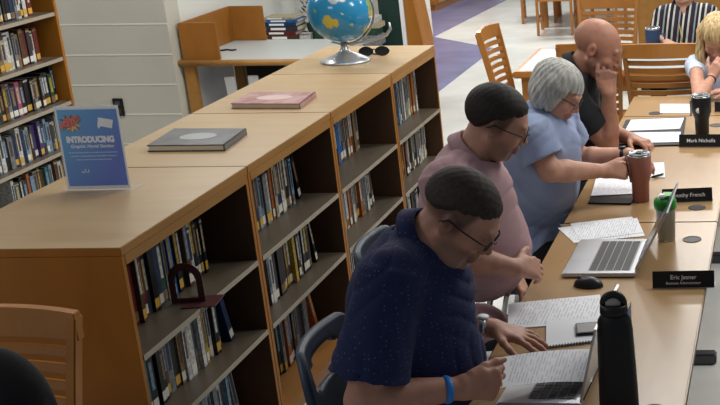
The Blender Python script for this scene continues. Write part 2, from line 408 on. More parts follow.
tall = [(.13, 6.75, 7.3, ['white', 'dark green', 'black', 'charcoal grey', 'orange', 'light blue', 'grey', 'black', 'brown', 'teal'], 21, 'lowest', (.18, .22)),
        (.40, 6.62, 7.33, ['dark blue', 'light blue', 'white', 'black', 'grey', 'dark blue', 'white', 'purple', 'light blue', 'cream', 'charcoal grey', 'purple'], 22, 'second lowest', (.17, .225)),
        (.67, 6.68, 7.35, ['dark green', 'green', 'charcoal grey', 'black', 'brown', 'grey', 'dark blue', 'pink', 'black', 'dark red', 'black', 'charcoal grey', 'grey'], 23, 'middle', (.17, .225)),
        (.94, 6.74, 7.24, ['dark blue', 'white', 'cream', 'tan', 'cream', 'white', 'white', 'grey', 'tan', 'brown', 'dark red', 'charcoal grey', 'white', 'dark red', 'brown', 'dark blue'], 24, 'second highest', (.18, .225)),
        (1.21, 6.80, 7.22, ['dark red', 'white', 'charcoal grey', 'black', 'grey', 'black', 'black', 'dark blue', 'grey', 'white'], 25, 'highest', (.2, .24))]
for z, a, b, cs, sd, nm, hr in tall:
    book_row(-4.45, z, a, b, cs, hr, (.022, .044), '%s shelf, tall bookcase' % nm, 'books on the %s shelf of the tall bookcase' % nm, sd, dep=.17)

# ------------------------------------------------------------------ poster in acrylic stand on the nearest bookcase
A = Vector((-2.508, 4.085, 1.074)); B = Vector((-2.296, 4.095, 1.074))
xax = (B-A).normalized(); lean = R(1.5)
yax = (Vector((0, 0, 1))*math.cos(lean)+Vector((0, 1, 0))*math.sin(lean)).normalized()
zax = xax.cross(yax).normalized(); W = (B-A).length; Hh = .292
TS = frame(A, xax, yax, zax)
t = thing('poster_stand', 'clear acrylic sign stand with blue comic style poster on the nearest bookcase', 'sign', (0, 0, 0))
acr = mat('clear_acrylic', 'dfe6ec', .06); acr.node_tree.nodes['Principled BSDF'].inputs['Alpha'].default_value = .10
m_post = mat('poster_blue', '1d78b8', .35); N, L, b = nodes(m_post)
tc = N.new('ShaderNodeTexCoord'); sp = N.new('ShaderNodeSeparateXYZ'); L.new(tc.outputs['Generated'], sp.inputs[0])
ad = N.new('ShaderNodeMath'); ad.operation = 'ADD'; L.new(sp.outputs[0], ad.inputs[0])
ng = N.new('ShaderNodeMath'); ng.operation = 'MULTIPLY'; L.new(sp.outputs[2], ng.inputs[0]); ng.inputs[1].default_value = -.9; L.new(ng.outputs[0], ad.inputs[1])
rp = N.new('ShaderNodeValToRGB'); e = rp.color_ramp.elements; e[0].position = 0; e[0].color = hexc('2fa6d8'); e[1].position = .8; e[1].color = hexc('1a52cc')
mr = N.new('ShaderNodeMapRange'); mr.inputs[1].default_value = -.9; mr.inputs[2].default_value = 1; L.new(ad.outputs[0], mr.inputs[0]); L.new(mr.outputs[0], rp.inputs[0]); L.new(rp.outputs[0], b.inputs['Base Color'])
pg = box('poster_sheet', (0, 0, -.001), (W, Hh, 0), M['white'], t, T=TS)
box('printed_face', (.007, .012, .0002), (W-.007, Hh-.012, .0008), m_post, pg, T=TS)
def onsign(x, y, z=.0014): return TS @ Matrix.Translation((x, y, z))
text('lettering', 'INTRODUCING', .0285, M['ink'], onsign(W/2-.002, .175), pg, sx=.80, bold=.0018)
text('lettering', 'Graphic Novel Section', .0165, M['ink'], onsign(W/2, .152), pg, sx=.95, shear=.3, bold=.0003)
pale_ink = mat('pale_ink', 'b8d2ec', .5); rt = random.Random(3)
for k, hw in enumerate((.082, .076, .058)):
    bm = bmesh.new(); x = W/2-hw
    while x < W/2+hw:
        w_ = rt.uniform(.006, .016); bm_box(bm, (x, .1285-.0125*k, .0011), (min(x+w_, W/2+hw), .1315-.0125*k, .0014), 0, TS); x += w_+.003
    obj('small_print', bm, pale_ink, pg)
# comic burst with POW!!
def burst(cx, cy, r0, r1, n, ph=0, sq=.8):
    return [(cx+(r1 if k % 2 else r0)*math.cos(ph+math.pi*k/n)*(1+.15*math.sin(5*k)), cy+(r1 if k % 2 else r0)*math.sin(ph+math.pi*k/n)*sq) for k in range(2*n)]
bu = poly('comic_burst', burst(.048, .232, .024, .040, 11), .0010, .0014, mat('burst_black', '15131a', .5), pg, T=TS)
poly('comic_burst', burst(.050, .228, .018, .033, 9, .2), .0015, .0018, mat('burst_yellow', 'e2b92f', .5), pg, T=TS)
poly('comic_burst', burst(.044, .236, .018, .030, 8, .5), .0019, .0022, mat('burst_red', 'd8432c', .5), pg, T=TS)
text('lettering', 'POW!!', .028, mat('pow_dark', '1a0f14', .5), onsign(.048, .235, .0024) @ Matrix.Rotation(R(28), 4, 'Z'), pg, sx=.9, bold=.0022)
text('lettering', 'POW!!', .028, mat('pow_red', 'ff6a3a', .5), onsign(.047, .236, .0029) @ Matrix.Rotation(R(28), 4, 'Z'), pg, sx=.9, bold=.0005)
poly('speech_bubble', [(.135, .222), (.138, .212), (.146, .221), (.182, .213), (.190, .242), (.142, .252), (.136, .226)], .001, .0014, M['ink'], pg, T=TS)
for a in (20, 60, 100): 
    poly('spark_mark', [(0, -.0015), (.012, -.0012), (.012, .0015), (0, .001)], .001, .0013, M['ink'], pg, T=TS @ Matrix.Translation((.073, .052, 0)) @ Matrix.Rotation(R(a+40), 4, 'Z') @ Matrix.Translation((.008, 0, 0)))
box('acrylic_sheet', (-.003, -.001, .003), (W+.003, Hh+.006, .005), acr, t, T=TS)
box('acrylic_foot', (A.x-.012, 4.045, 1.0705), (B.x+.02, 4.15, 1.0735), acr, t, T=None)

# ------------------------------------------------------------------ yearbooks lying on the island
def yearbook(label, pts, th, cov, oval, name='yearbook'):
    c = sum(pts, Vector())/4
    t = thing(name, label, 'book', (c.x, c.y, 1.0702), 0)
    P = [(p.x-c.x, p.y-c.y) for p in pts]
    ins = [(x*.97, y*.97) for x, y in P]
    poly('cover', P, th-.004, th, cov, t, .001); poly('cover', P, 0, .004, cov, t, .001)
    poly('page_block', ins, .004, th-.004, M['pages'], t)
    poly('spine', [P[1], P[2], (P[2][0]-.006, P[2][1]), (P[1][0]-.006, P[1][1])], .0, th, cov, t)
    m = [(oval[0]*math.cos(a), oval[1]*math.sin(a)) for a in [2*math.pi*k/24 for k in range(24)]]
    poly('cover_oval', m, th+.0002, th+.0008, oval[2], t)
def ybm(name, c1, c2):
    return mat(name, c1, .35, noise=(14, c2))
yearbook('grey patterned hardcover yearbook lying on the second low bookcase', [Vector((-2.49, 4.60, 0)), Vector((-2.19, 4.60, 0)), Vector((-2.215, 4.86, 0)), Vector((-2.515, 4.875, 0))], .026,
         ybm('grey_cover', '55585c', '3c3f42'), (.07, .055, mat('pale_oval', '8f9294', .4)))
yearbook('pink patterned hardcover yearbook lying on the third low bookcase', [Vector((-2.485, 5.335, 0)), Vector((-2.17, 5.315, 0)), Vector((-2.19, 5.56, 0)), Vector((-2.495, 5.575, 0))], .024,
         ybm('pink_cover', 'b08a86', '8f5a58'), (.08, .05, mat('pale_pink_oval', 'c4a8a4', .4)))

# ------------------------------------------------------------------ globe
GC = atY(340, 11, 6.43); GR = .161
t = thing('desk_globe', 'blue desk globe on a round silver foot on the farthest low bookcase', 'globe', (GC.x, 6.43, 1.07))
bm = bmesh.new(); bmesh.ops.create_uvsphere(bm, u_segments=160, v_segments=100, radius=GR)
gz = GC.z-1.07
bmesh.ops.translate(bm, verts=bm.verts, vec=(0, 0, gz))
gm = mat('globe_map', '2f86b8', .18, coat=.4)
N, L, b = nodes(gm); at = N.new('ShaderNodeAttribute'); at.attribute_name = 'Col'; L.new(at.outputs['Color'], b.inputs['Base Color'])
g = obj('sphere_map', bm, gm, t, smooth=True)
viewd = (Vector((0, 0, CH))-Vector((GC.x, 6.43, GC.z))).normalized()
gr_ = viewd.cross(Vector((0, 0, 1))).normalized()*-1; gu = gr_.cross(viewd).normalized()*-1
if gu.z < 0: gu = -gu
if gr_.x < 0: gr_ = -gr_
n_ = len(g.data.vertices); co = np.empty(n_*3); g.data.vertices.foreach_get('co', co); co = co.reshape(-1, 3); nn = (co-np.array((0, 0, gz)))/GR
colr = np.tile(np.array(hexc('2c8cbc')), (n_, 1))
blobs = [((-.40, -.34), .19, 'c9bb3f'), ((-.22, -.36), .13, 'd0b43c'), ((-.18, .42), .17, 'b9c9cc'), ((.05, .52), .2, 'd8c3b8'), ((.55, .1), .0, '0'), ((.97, -.1), .26, 'cdbb62'), ((.93, .25), .3, '9fb46a'),
         ((.75, -.62), .18, 'b8b45c'), ((.15, -.98), .22, 'c2a878'), ((-.75, .05), .08, '8fa858'), ((.3, -.45), .05, 'b9c26a'), ((.05, -.1), .035, 'd7d8b0'), ((-.05, .75), .35, 'c7a65a')]
def wob(v, s): return np.sin(v[:, 0]*17+s)*.5+np.sin(v[:, 1]*23+s*2)*.35+np.sin(v[:, 2]*31+s*3)*.3+np.sin((v[:, 0]+v[:, 2])*47+s)*.2
for (bx, by), rr, c in blobs:
    if rr == 0: continue
    bz = math.sqrt(max(0, 1-min(1, bx*bx+by*by)))
    d = np.array(gr_*bx+gu*by+viewd*bz); d /= np.linalg.norm(d)
    ang = np.arccos(np.clip(nn@d, -1, 1)); k = ang < rr*(1+.28*wob(nn, bx*9))
    colr[k] = hexc(c)
for s in range(9):      # land on the hidden side as well
    rs = np.random.RandomState(40+s); d = rs.normal(size=3); d /= np.linalg.norm(d)
    if d@np.array(viewd) > .1: continue
    ang = np.arccos(np.clip(nn@d, -1, 1)); k = ang < rs.uniform(.2, .5)*(1+.3*wob(nn, s)); colr[k] = hexc(['c9c33f', 'b08a58', '8fb060', 'cfa0a0'][s % 4])
ca = g.data.color_attributes.new('Col', 'FLOAT_COLOR', 'POINT'); ca.data.foreach_set('color', colr.astype(np.float32).ravel())
lathe('foot', [(.125, 0), (.127, .006), (.122, .012), (.09, .026), (.05, .042), (.026, .058), (.02, .07), (.017, gz-GR-.002)], M['silver'], t, 48)
ax = Matrix.Rotation(R(23), 3, 'Y')
pts = []
for k in range(25):
    a = R(-90+180*k/24); pts.append(ax @ Vector(((GR+.012)*math.cos(a), 0, (GR+.012)*math.sin(a)))+Vector((0, 0, gz)))
tube('meridian', pts, .0055, M['chrome'], t)
tube('support_arm', [Vector((x-GC.x, 0, z)) for x, z in ((GC.x, gz-GR-.004), (-2.31, .088), (-2.25, .100), (-2.18, .118), (-2.125, .138), (-2.10, .17), (-2.105, .205))], [.006, .007, .008, .009, .009, .008, .005], M['silver'], t)
# folded sunglasses
t = thing('sunglasses', 'folded black sunglasses lying beside the globe foot', 'sunglasses', (-2.245, 6.56, 1.071), R(8))
def lens(cx, cz, w, h, z0=0):
    bm = bmesh.new(); pts = [(cx+w*math.cos(a)*(1+.08*math.cos(2*a)), cz+h*math.sin(a)) for a in [2*math.pi*k/20 for k in range(20)]]
    bm_poly(bm, pts, -.003, .003, T=Matrix.Rotation(R(78), 4, 'X')); return bm
for sx in (-1, 1): obj('lens', lens(.042*sx, .028, .036, .027), M['black'], t, .001)
tube('bridge', [(-.01, 0, .036), (0, 0, .04), (.01, 0, .036)], .003, M['black'], t)
for sx in (-1, 1): tube('temple', [(.075*sx, .0, .036), (.07*sx, .03, .02), (0, .045+.01*sx, .005), (-.05*sx, .048+.01*sx, .004)], .0035, M['black'], t)

# ------------------------------------------------------------------ study carrel desk
t = thing('study_carrel', 'wooden study carrel desk with grey top and privacy panels in the alcove', 'desk', (0, 0, 0))
cx0, cx1, cy0, cy1, cz = -4.10, -3.2, 8.17, 9.0, .755
bm = bmesh.new(); bm_box(bm, (cx0, cy0+.03, cz-.03), (cx1, cy1, cz)); obj('desktop', bm, M['carreltop'], t)
tube('front_edge', [(cx0-.02, cy0+.02, cz-.017), (cx1, cy0+.02, cz-.017)], .021, M['edge'], t, 12)
box('privacy_panel', (cx0, cy0+.04, cz), (cx0+.25, cy0+.065, cz+.25), M['carrelwood'], t, .003)
box('privacy_panel', (cx0, cy1-.03, cz), (cx0+.25, cy1-.005, cz+.25), M['carrelwood'], t, .003)
box('privacy_panel', (cx0-.002, cy0+.066, cz), (cx0+.02, cy1-.031, cz+.25), M['carrelwood'], t, .003)
for (x, y) in ((cx0+.0, cy0+.03), (cx1-.08, cy0+.03), (cx0+.0, cy1-.06), (cx0+.42, cy1-.06)): box('leg', (x, y, 0), (x+.07, y+.05, cz-.031), M['edge'], t, .004)
box('modesty_panel', (cx0+.071, cy1-.045, .2), (cx0+.4, cy1-.03, cz-.031), M['carrelpanel'], t, .002)
p = atZ(228, 51, cz)
tag(tube('black_cable', [(p.x-.05, p.y-.01, cz+.006), (p.x-.01, p.y+.015, cz+.008), (p.x+.03, p.y, cz+.006), (p.x+.05, p.y+.02, cz+.006)], .006, M['black']), 'short black cable lying on the grey carrel desktop', 'cable')
# dark chair pushed under the carrel
t = thing('desk_chair', 'dark chair with pale cloth over it tucked under the carrel desk', 'chair', (-3.72, 8.55, 0), 0)
box('seat', (-.2, -.2, .42), (.2, .2, .45), M['black'], t, .01)
for sx in (-1, 1):
    for sy in (-1, 1): tube('leg', [(.18*sx, .18*sy, .005), (.17*sx, .17*sy, .42)], .012, M['metalgrey'], t)
box('backrest', (-.2, .18, .45), (.2, .21, .70), M['black'], t, .01)
for k, x in enumerate((-.15, -.02, .11)):
    box('pale_cloth', (x, -.215, .28), (x+.07, -.2, .62), M['white'], t, .004, T=Matrix.Rotation(R(3*k-3), 4, 'Y'))
# wooden post + white papers behind carrel
# table with clutter beyond the carrel
t = thing('clutter_table', 'white topped side table holding a book stack in the alcove', 'table', (0, 0, 0))
box('table_top', (-4.05, 9.25, .60), (-3.26, 10.1, .63), M['carreltop'], t, .004)
for x in (-4.03, -3.31):
    for y in (9.27, 10.04): box('leg', (x, y, 0), (x+.04, y+.04, .60), M['metalgrey'], t)
zz = .6305
for k, (c, th, dx) in enumerate((('tan', .03, 0), ('brown', .04, .01), ('dark red', .03, -.01), ('charcoal grey', .035, .008), ('dark blue', .03, 0), ('bright blue', .022, .015), ('cream', .015, -.01))):
    o = obj('stacked_book', book_mesh(c, th, .2, .24, 2), [BM[c], M['pages'], M['sticker'], M['ink']])
    o.rotation_euler = (R(90), 0, R(-90)); o.matrix_world = TR(-4.07+dx+.24, 9.5, zz) @ Matrix(((0, 0, -1, 0), (-1, 0, 0, 0), (0, 1, 0, 0), (0, 0, 0, 1)))
    zz += th+.001
    tag(o, '%s book lying %s from the bottom of the stack behind the carrel' % (c, ORD[k]), 'book', 'books stacked behind the carrel')
rc = random.Random(5)
for k in range(15):
    x = -3.80+rc.uniform(-.05, .5); w = rc.uniform(.04, .1); h = rc.uniform(.05, .16); y = 9.45+rc.uniform(0, .3)
    pass
cl = [(-3.83, 9.46, .24, .018, 'black', 'flat black tray'), (-3.80, 9.47, .08, .07, 'white', 'small white carton'), (-3.70, 9.5, .07, .10, 'dark green', 'small dark green carton'),
      (-3.62, 9.48, .06, .06, 'white', 'low white carton'), (-3.66, 9.62, .1, .17, 'black', 'tall black carton'), (-3.78, 9.63, .09, .22, 'dark green', 'tall dark green carton')]
zb = .6305
for k, (x, y, w, h, c, lb) in enumerate(cl):
    if k == 0: o = box('serving_tray', (x, y-.02, zb), (x+.34, y+.26, zb+.018), BM['black'], None, .003); tag(o, 'flat black tray under the cartons on the alcove side table', 'tray'); continue
    t2 = thing('carton', lb+' standing on the black tray in the alcove', 'carton', (x, y, zb+.0185))
    box('carton_body', (0, 0, 0), (w, w*.8, h), BM[c], t2, .002)
    box('flap', (.004, -.002, h-.012), (w-.004, -.0005, h-.002), BM['grey'], t2)
# potted plant (dark green/black leafy) at the back of the tray
t = thing('potted_plant', 'small dark leafy plant in a black pot behind the cartons', 'plant', (-3.86, 9.93, .6305))
lathe('pot', [(.04, 0), (.055, .09), (.058, .1), (.05, .1), (.045, .09)], M['black'], t, 20)
bm = bmesh.new()
for k in range(70):
    a = rc.uniform(0, 6.28); e = rc.uniform(-.2, 1.4); r0 = rc.uniform(.03, .12); c0 = Vector((r0*math.cos(a)*.8, r0*math.sin(a)*.8, .14+rc.uniform(0, .34)))
    T = Matrix.Translation(c0) @ Matrix.Rotation(a, 4, 'Z') @ Matrix.Rotation(-e, 4, 'Y')
    vs = [bm.verts.new(T @ Vector(q)) for q in ((0, 0, 0), (.025, -.014, .003), (.06, 0, -.004), (.025, .014, .003))]; bm.faces.new(vs)
obj('foliage', bm, BM['dark green'], t)
bm = bmesh.new(); bm_tube(bm, [(0, 0, .09), (.01, 0, .25), (0, .01, .45)], .006); obj('stem', bm, BM['brown'], t)
# wood post and hanging paper on alcove wall
p0 = atY(240, 8, 10.2); 
tag(box('wooden_post', (p0.x, 10.19, 0), (p0.x+.06, 10.245, 2.6), M['chairwood'], None, .003), 'narrow wooden post standing against the white alcove wall', 'post')
p0 = atY(223, 11, 10.2)
tag(box('wall_paper_sheet', (p0.x, 10.235, p0.z), (p0.x+.1, 10.245, p0.z+.5), M['blank'], None), 'white paper sheet hanging on the alcove wall beside the post', 'paper')

# end panels beyond globe
t = thing('display_rack', 'dark green display board with white edge and wooden end beyond the globe', 'display board', (0, 0, 0))
box('green_board', (-3.22, 9.62, 0), (-3.05, 9.66, 1.5), M['greenpanel'], t, .002)
box('white_edge', (-3.05, 9.60, 0), (-3.02, 9.66, 1.5), M['white'], t, .002, T=None)
poly('wooden_end', [(-3.018, 0), (-2.90, 0), (-2.90, .6), (-2.945, .95), (-2.985, 1.25), (-3.018, 1.25)], -.30, 0, M['panel'], t, .003, T=Matrix.Translation((0, 9.62, 0)) @ Matrix.Rotation(R(90), 4, 'X'))
# white boxes stack between
zz = .6305; bx = atY(366, 30, 9.45)
for k, (w, h, c, nm) in enumerate(((.13, .08, 'grey', 'grey'), (.12, .05, 'dark green', 'dark green'), (.14, .04, 'cream', 'cream'), (.12, .045, 'white', 'white'))):
    o = box('flat_box', (bx.x-.02, 9.4, zz), (bx.x-.02+w, 9.55, zz+h), BM[c], None, .003); zz += h+.001
    tag(o, '%s flat box in the pile on the side table, seen behind the globe' % nm, 'box', 'flat boxes piled behind the globe')

# ------------------------------------------------------------------ far cabinet
cb = atZ(437, 12, 0)
t = thing('low_cabinet', 'low wooden cabinet standing on the blue floor at the far side', 'cabinet', (cb.x, cb.y, 0), R(-4))
box('carcass', (-.9, 0, .08), (0, 2.4, .9), M['panel'], t, .004)
box('plinth', (-.87, .03, 0), (-.03, 2.37, .08), M['chairwood'], t)
for k in range(3): box('door', (.001, .05+.78*k, .1), (.02, .78+.78*k, .86), M['chairwood'], t, .004)

# wooden counter behind the striped blouse person
t = thing('wooden_counter', 'tall honey wooden counter behind the person in the striped blouse', 'counter', (-1.33, 10.4, 0))
box('front_panel', (0.03, 0, .08), (2.4, .03, 1.25), M['edge'], t, .003)
box('corner_post', (-.03, -.01, 0), (.029, .6, 1.25), mat('pale_post', 'cbbca2', .5), t, .004)
box('counter_top', (-.05, -.05, 1.251), (2.45, .65, 1.29), M['top'], t, .004)
box('toe_kick', (.03, .04, 0), (2.4, .07, .08), M['base'], t)

# ------------------------------------------------------------------ wooden ladder-back chairs
def make_chair(label):
    t = thing('wooden_chair', label, 'chair', (0, 0, 0), 0)
    wd = M['chairwood']
    # local: sitter faces +Y; backrest at y=-.22
    def bx(s, z):     # rear post position
        w = .185+.035*max(0, (z-.44)/.54); return Vector((s*w, -.2-.10*max(0, (z-.44)/.54)**1.2, z))
    for s in (-1, 1):
        bm = bmesh.new(); prev = None
        for z in (0, .2, .44, .6, .8, .97):
            c = bx(s, z) if z >= .44 else Vector((s*.185, -.2-.04*(1-z/.44), z))
            q = [bm.verts.new(c+Vector((dx, dy, 0))) for dx, dy in ((-.014, -.02), (.014, -.02), (.014, .02), (-.014, .02))]
            if prev:
                for k in range(4): bm.faces.new((prev[k], prev[(k+1) % 4], q[(k+1) % 4], q[k]))
            else: bm.faces.new(q)
            prev = q
        bm.faces.new(prev); obj('leg', bm, wd, t, .004)
        box('leg', (s*.19-.018, .17, 0), (s*.19+.018, .206, .435), wd, t, .005)
        box('side_rail', (s*.19-.01, -.18, .37), (s*.19+.01, .17, .425), wd, t, .002)
        box('stretcher', (s*.188-.008, -.2, .17), (s*.188+.008, .175, .195), wd, t, .002)
    box('front_rail', (-.172, .178, .37), (.172, .198, .425), wd, t, .002)
    box('rear_rail', (-.172, -.21, .37), (.172, -.192, .425), wd, t, .002)
    bm = bmesh.new(); bm_poly(bm, [(-.205, -.19), (.205, -.19), (.225, .215), (-.225, .215)], .436, .46); obj('seat', bm, wd, t, .006)
    def rail(name, z0, z1, th=.018, arch=0):
        bm = bmesh.new(); n = 10; R0 = []
        for k in range(n+1):
            u = -1+2*k/n; zc = (z0+z1)/2; b = bx(1, zc); x = u*(b.x+(.014 if name == 'top_rail' else -.012)); y = b.y-.028*(1-u*u)
            za, zb = z0, z1+arch*(1-u*u)
            R0.append([bm.verts.new((x, y-th/2, za)), bm.verts.new((x, y+th/2, za)), bm.verts.new((x, y+th/2, zb)), bm.verts.new((x, y-th/2, zb))])
        for a, b_ in zip(R0[:-1], R0[1:]):
            for k in range(4): bm.faces.new((a[k], a[(k+1) % 4], b_[(k+1) % 4], b_[k]))
        bm.faces.new(R0[0]); bm.faces.new(R0[-1]); return obj(name, bm, wd, t, .002)
    rail('top_rail', .903, .985, .03, .008)
    for k in range(8): rail('slat', .523+.0475*k, .553+.0475*k, .014)
    return t
ch0 = make_chair('wooden slat-back chair standing behind the far end of the meeting tables')
ch0.location = (-.80, 7.62, 0); ch0.rotation_euler = (0, 0, R(2)); ch0['group'] = 'wooden slat-back chairs'
G = 'wooden slat-back chairs'
def place_chair(x, y, rz, label): return dup(ch0, (x, y, 0), R(rz), label, G)
bcx = place_chair(-1.235, 7.66, 2, 'wooden slat-back chair directly behind the bald man in black'); bcx.scale = (.85, 1, 1)
place_chair(-1.38, 9.05, 182, 'wooden slat-back chair across the tan table, above the bald head')
lc = place_chair(-1.69, 7.98, -96, 'wooden slat-back chair at the left end of the tan table, over the white floor'); lc.scale = (.8, 1, 1)
place_chair(-2.24, 2.90, 178, 'wooden slat-back chair beside the nearest bookcase, with a black bag on it')
FT = [(-2.98, 14.6, 90+8, 'far wooden chair, leftmost at the distant table'), (-2.62, 13.75, 4, 'far wooden chair with its back nearest, at the distant table'),
      (-2.08, 13.72, -6, 'far wooden chair, second from the right at the distant table'), (-1.55, 14.1, 20, 'far wooden chair, rightmost at the distant table')]
for x, y, a, l in FT: place_chair(x, y, a-90 if a > 90 else a, l)
place_chair(-2.45, 15.4, 180, 'far wooden chair on the far side of the distant table')
def wood_table(name, label, x0, x1, y0, y1, h=.74, inl=True):
    t = thing(name, label, 'table', ((x0+x1)/2, (y0+y1)/2, 0)); a, b = (x1-x0)/2, (y1-y0)/2
    box('table_top', (-a, -b, h-.045), (a, b, h-.001), M['chairwood'], t, .008)
    if inl: box('top_inlay', (-a+.035, -b+.035, h-.004), (a-.035, b-.035, h+.0005), M['carreltop'], t)
    for sx in (-1, 1):
        for sy in (-1, 1): box('leg', (sx*(a-.08)-.035, sy*(b-.08)-.035, 0), (sx*(a-.08)+.035, sy*(b-.08)+.035, h-.046), M['chairwood'], t, .006)
    for sy in (-1, 1): box('apron', (-a+.11, sy*(b-.08)-.01, h-.12), (a-.11, sy*(b-.08)+.01, h-.046), M['chairwood'], t)
    return t
wood_table('library_table', 'oak-edged library table with pale grey top behind the bald man', -1.79, .3, 7.76, 8.61)
wood_table('library_table', 'distant wooden library table with chairs tucked around it', -2.9, -1.5, 14.0, 15.0)

# ------------------------------------------------------------------ meeting tables
X0, X1 = -.92, -.305
def meeting_table(label, x0, x1, y0, y1, gro):
    t = thing('meeting_table', label, 'table', (0, 0, 0), 0, 'meeting tables')
    bm = bmesh.new(); bm_box(bm, (x0, y0, .71), (x1, y1, .74)); o = obj('table_top', bm, [M['table'], M['tedge']], t, .004)
    for p in o.data.polygons:
        if abs(p.normal.z) < .6: p.material_index = 1
    for gx, gy in gro:
        lathe('grommet', [(.001, .7402), (.03, .7402), (.034, .7402), (.036, .7425), (.036, .7402)], M['grommet'], t, 28, T=Matrix.Translation((gx, gy, 0)), cap=False)
    horizontal = (x1-x0) > (y1-y0)
    for q in (.15, .85):
        if horizontal:
            x = x0+(x1-x0)*q; box('leg', (x-.03, y0+.26, .05), (x+.03, y1-.26, .71), M['metalgrey'], t, .004); box('foot', (x-.03, y0+.04, 0), (x+.03, y1-.04, .05), M['metalgrey'], t, .008)
        else:
            y = y0+(y1-y0)*q; box('leg', (x0+.3, y-.03, .05), (x1-.22, y+.03, .71), M['metalgrey'], t, .004); box('foot', (x0+.06, y-.03, 0), (x1-.04, y+.03, .05), M['metalgrey'], t, .008)
    return t
meeting_table('nearest tan meeting table, holding two silver laptops', X0, X1, 2.835, 4.663, [(-.39, 4.45), (-.39, 3.03)])
meeting_table('middle tan meeting table, holding the rose tumbler and open black folders', X0, X1, 4.667, 6.49, [(-.4, 4.85), (-.4, 6.27)])
meeting_table('crosswise tan meeting table at the far end, under a single paper', X0, .92, 6.494, 7.0, [(-.75, 6.56), (.75, 6.56)])

# name plates
def nameplate(label, c, w, h, l1, l2=None, rz=0):
    t = thing('name_plate', label, 'name plate', (c[0], c[1], .7405), rz, 'black name plates')
    T = Matrix.Rotation(R(-14), 4, 'X')
    box('plate', (-w/2, -.002, .002), (w/2, .002, h), M['matteblack'], t, .0008, T=T)
    bm = bmesh.new(); bm_box(bm, (-w/2, -.008, 0), (w/2, .035, .003)); obj('holder', bm, M['chrome'], t, .001)
    TT = T @ Matrix.Rotation(R(90), 4, 'X') @ Matrix.Translation((0, h*.62 if l2 else h*.5, .0028))
    if l1: text('lettering', l1, h*(.36 if l2 else .4), M['ink'], TT, t, bold=.0001)
    if l2: text('lettering', l2, h*.22, M['ink'], T @ Matrix.Rotation(R(90), 4, 'X') @ Matrix.Translation((0, h*.28, .0028)), t)
    return t
nameplate('black name plate with two lines of white text on the nearest table', (-.381, 3.945), .212, .058, 'Eric Jesner', 'Business Administrator', R(1))
nameplate('black name plate behind the green-lidded cup', (-.445, 4.93), .21, .058, 'Timothy French', None, R(6))
nameplate('black name plate standing just before the black tumbler', (-.45, 5.83), .215, .062, 'Mark Nicholls', None, R(-1))
p = atZ(722, 112, .74)
nameplate('black name plate on the crosswise far table, partly out of view', (p.x+.06, p.y), .2, .055, '', None, 0)

# papers
def sheet(name, label, pts, z, th=.0012, m=None, parent=None, cat='paper', group=None):
    c = sum(pts, Vector())/len(pts)
    if parent is None:
        o = poly(name, [(p.x-c.x, p.y-c.y) for p in pts], 0, th, m or M['paper']); o.location = (c.x, c.y, z); tag(o, label, cat, group)
    else: o = poly(name, [(p.x, p.y) for p in pts], z, z+th, m or M['paper'], parent)
    return o
q = lambda pts, z: [atZ(u, v, z) for u, v in pts]
sheet('paper_sheet', 'loose printed sheets on the nearest table between mouse and spiral notebook', q([(508, 329), (605, 322), (600, 295), (508, 304)], .742), .7408, .003)
sheet('paper_sheet', 'loose printed sheets fanned behind the farther laptop', q([(574, 243), (645, 236), (637, 218), (558, 228)], .742), .7408, .002)
sheet('paper_sheet', 'second sheet under the fanned papers behind the farther laptop', q([(580, 241), (643, 233), (632, 217), (570, 224)], .742), .7432, .001)
sheet('paper_sheet', 'single white sheet on the crosswise far table', q([(660, 113), (691, 113), (692, 104), (660, 104)], .742), .7408, .002)
sheet('paper_sheet', 'small white slip between the hands of the man in navy', q([(474, 372), (480, 352), (492, 351), (480, 378)], .742), .7408, .001, M['blank'])
# spiral notebook with phone
nb = q([(546, 347), (611, 339), (612, 317), (546, 321)], .745); c = sum(nb, Vector())/4
t = thing('spiral_notebook', 'spiral notebook lying open on the nearest table under the phone', 'notebook', (c.x, c.y, .7405))
L_ = [(p.x-c.x, p.y-c.y) for p in nb]
poly('page_block', L_, .0, .006, M['blank'], t, .0006)
bm = bmesh.new()
for k in range(22):
    f = (k+.5)/22; x = L_[0][0]+(L_[1][0]-L_[0][0])*f; y = L_[0][1]+(L_[1][1]-L_[0][1])*f
    bm_tube(bm, [(x, y-.003+.006*math.cos(a), .004+.0055*math.sin(a)) for a in [2*math.pi*j/8 for j in range(8)]], .0013, 5, True)
obj('spiral_binding', bm, M['black'], t)
ph = q([(576, 335), (602, 333), (602, 322), (575, 324)], .752); c2 = sum(ph, Vector())/4
t = thing('smartphone', 'phone in a black case lying on the spiral notebook', 'phone', (c2.x, c2.y, .747))
P2 = [(p.x-c2.x, p.y-c2.y) for p in ph]
poly('phone_case', P2, 0, .009, M['black'], t, .003); poly('phone_screen', [(x*.86, y*.8) for x, y in P2], .0091, .0098, mat('phone_glass', '9b9a98', .25), t)
# mouse
t = thing('computer_mouse', 'black wireless computer mouse on the nearest table beside the laptop', 'mouse', (-.712, 3.972, .7405), R(80))
bm = bmesh.new(); bmesh.ops.create_uvsphere(bm, u_segments=32, v_segments=20, radius=1)
for v in bm.verts:
    v.co.x *= .031*(1+.12*v.co.y**2*(1 if v.co.y < 0 else -.6)); v.co.y *= .053; v.co.z = max(0, v.co.z)*.034
obj('mouse_shell', bm, mat('mouse_black', '202226', .35), t, smooth=True)
tube('scroll_wheel', [(-.004, .03, .029), (.004, .03, .029)], .007, M['metalgrey'], t, 14)

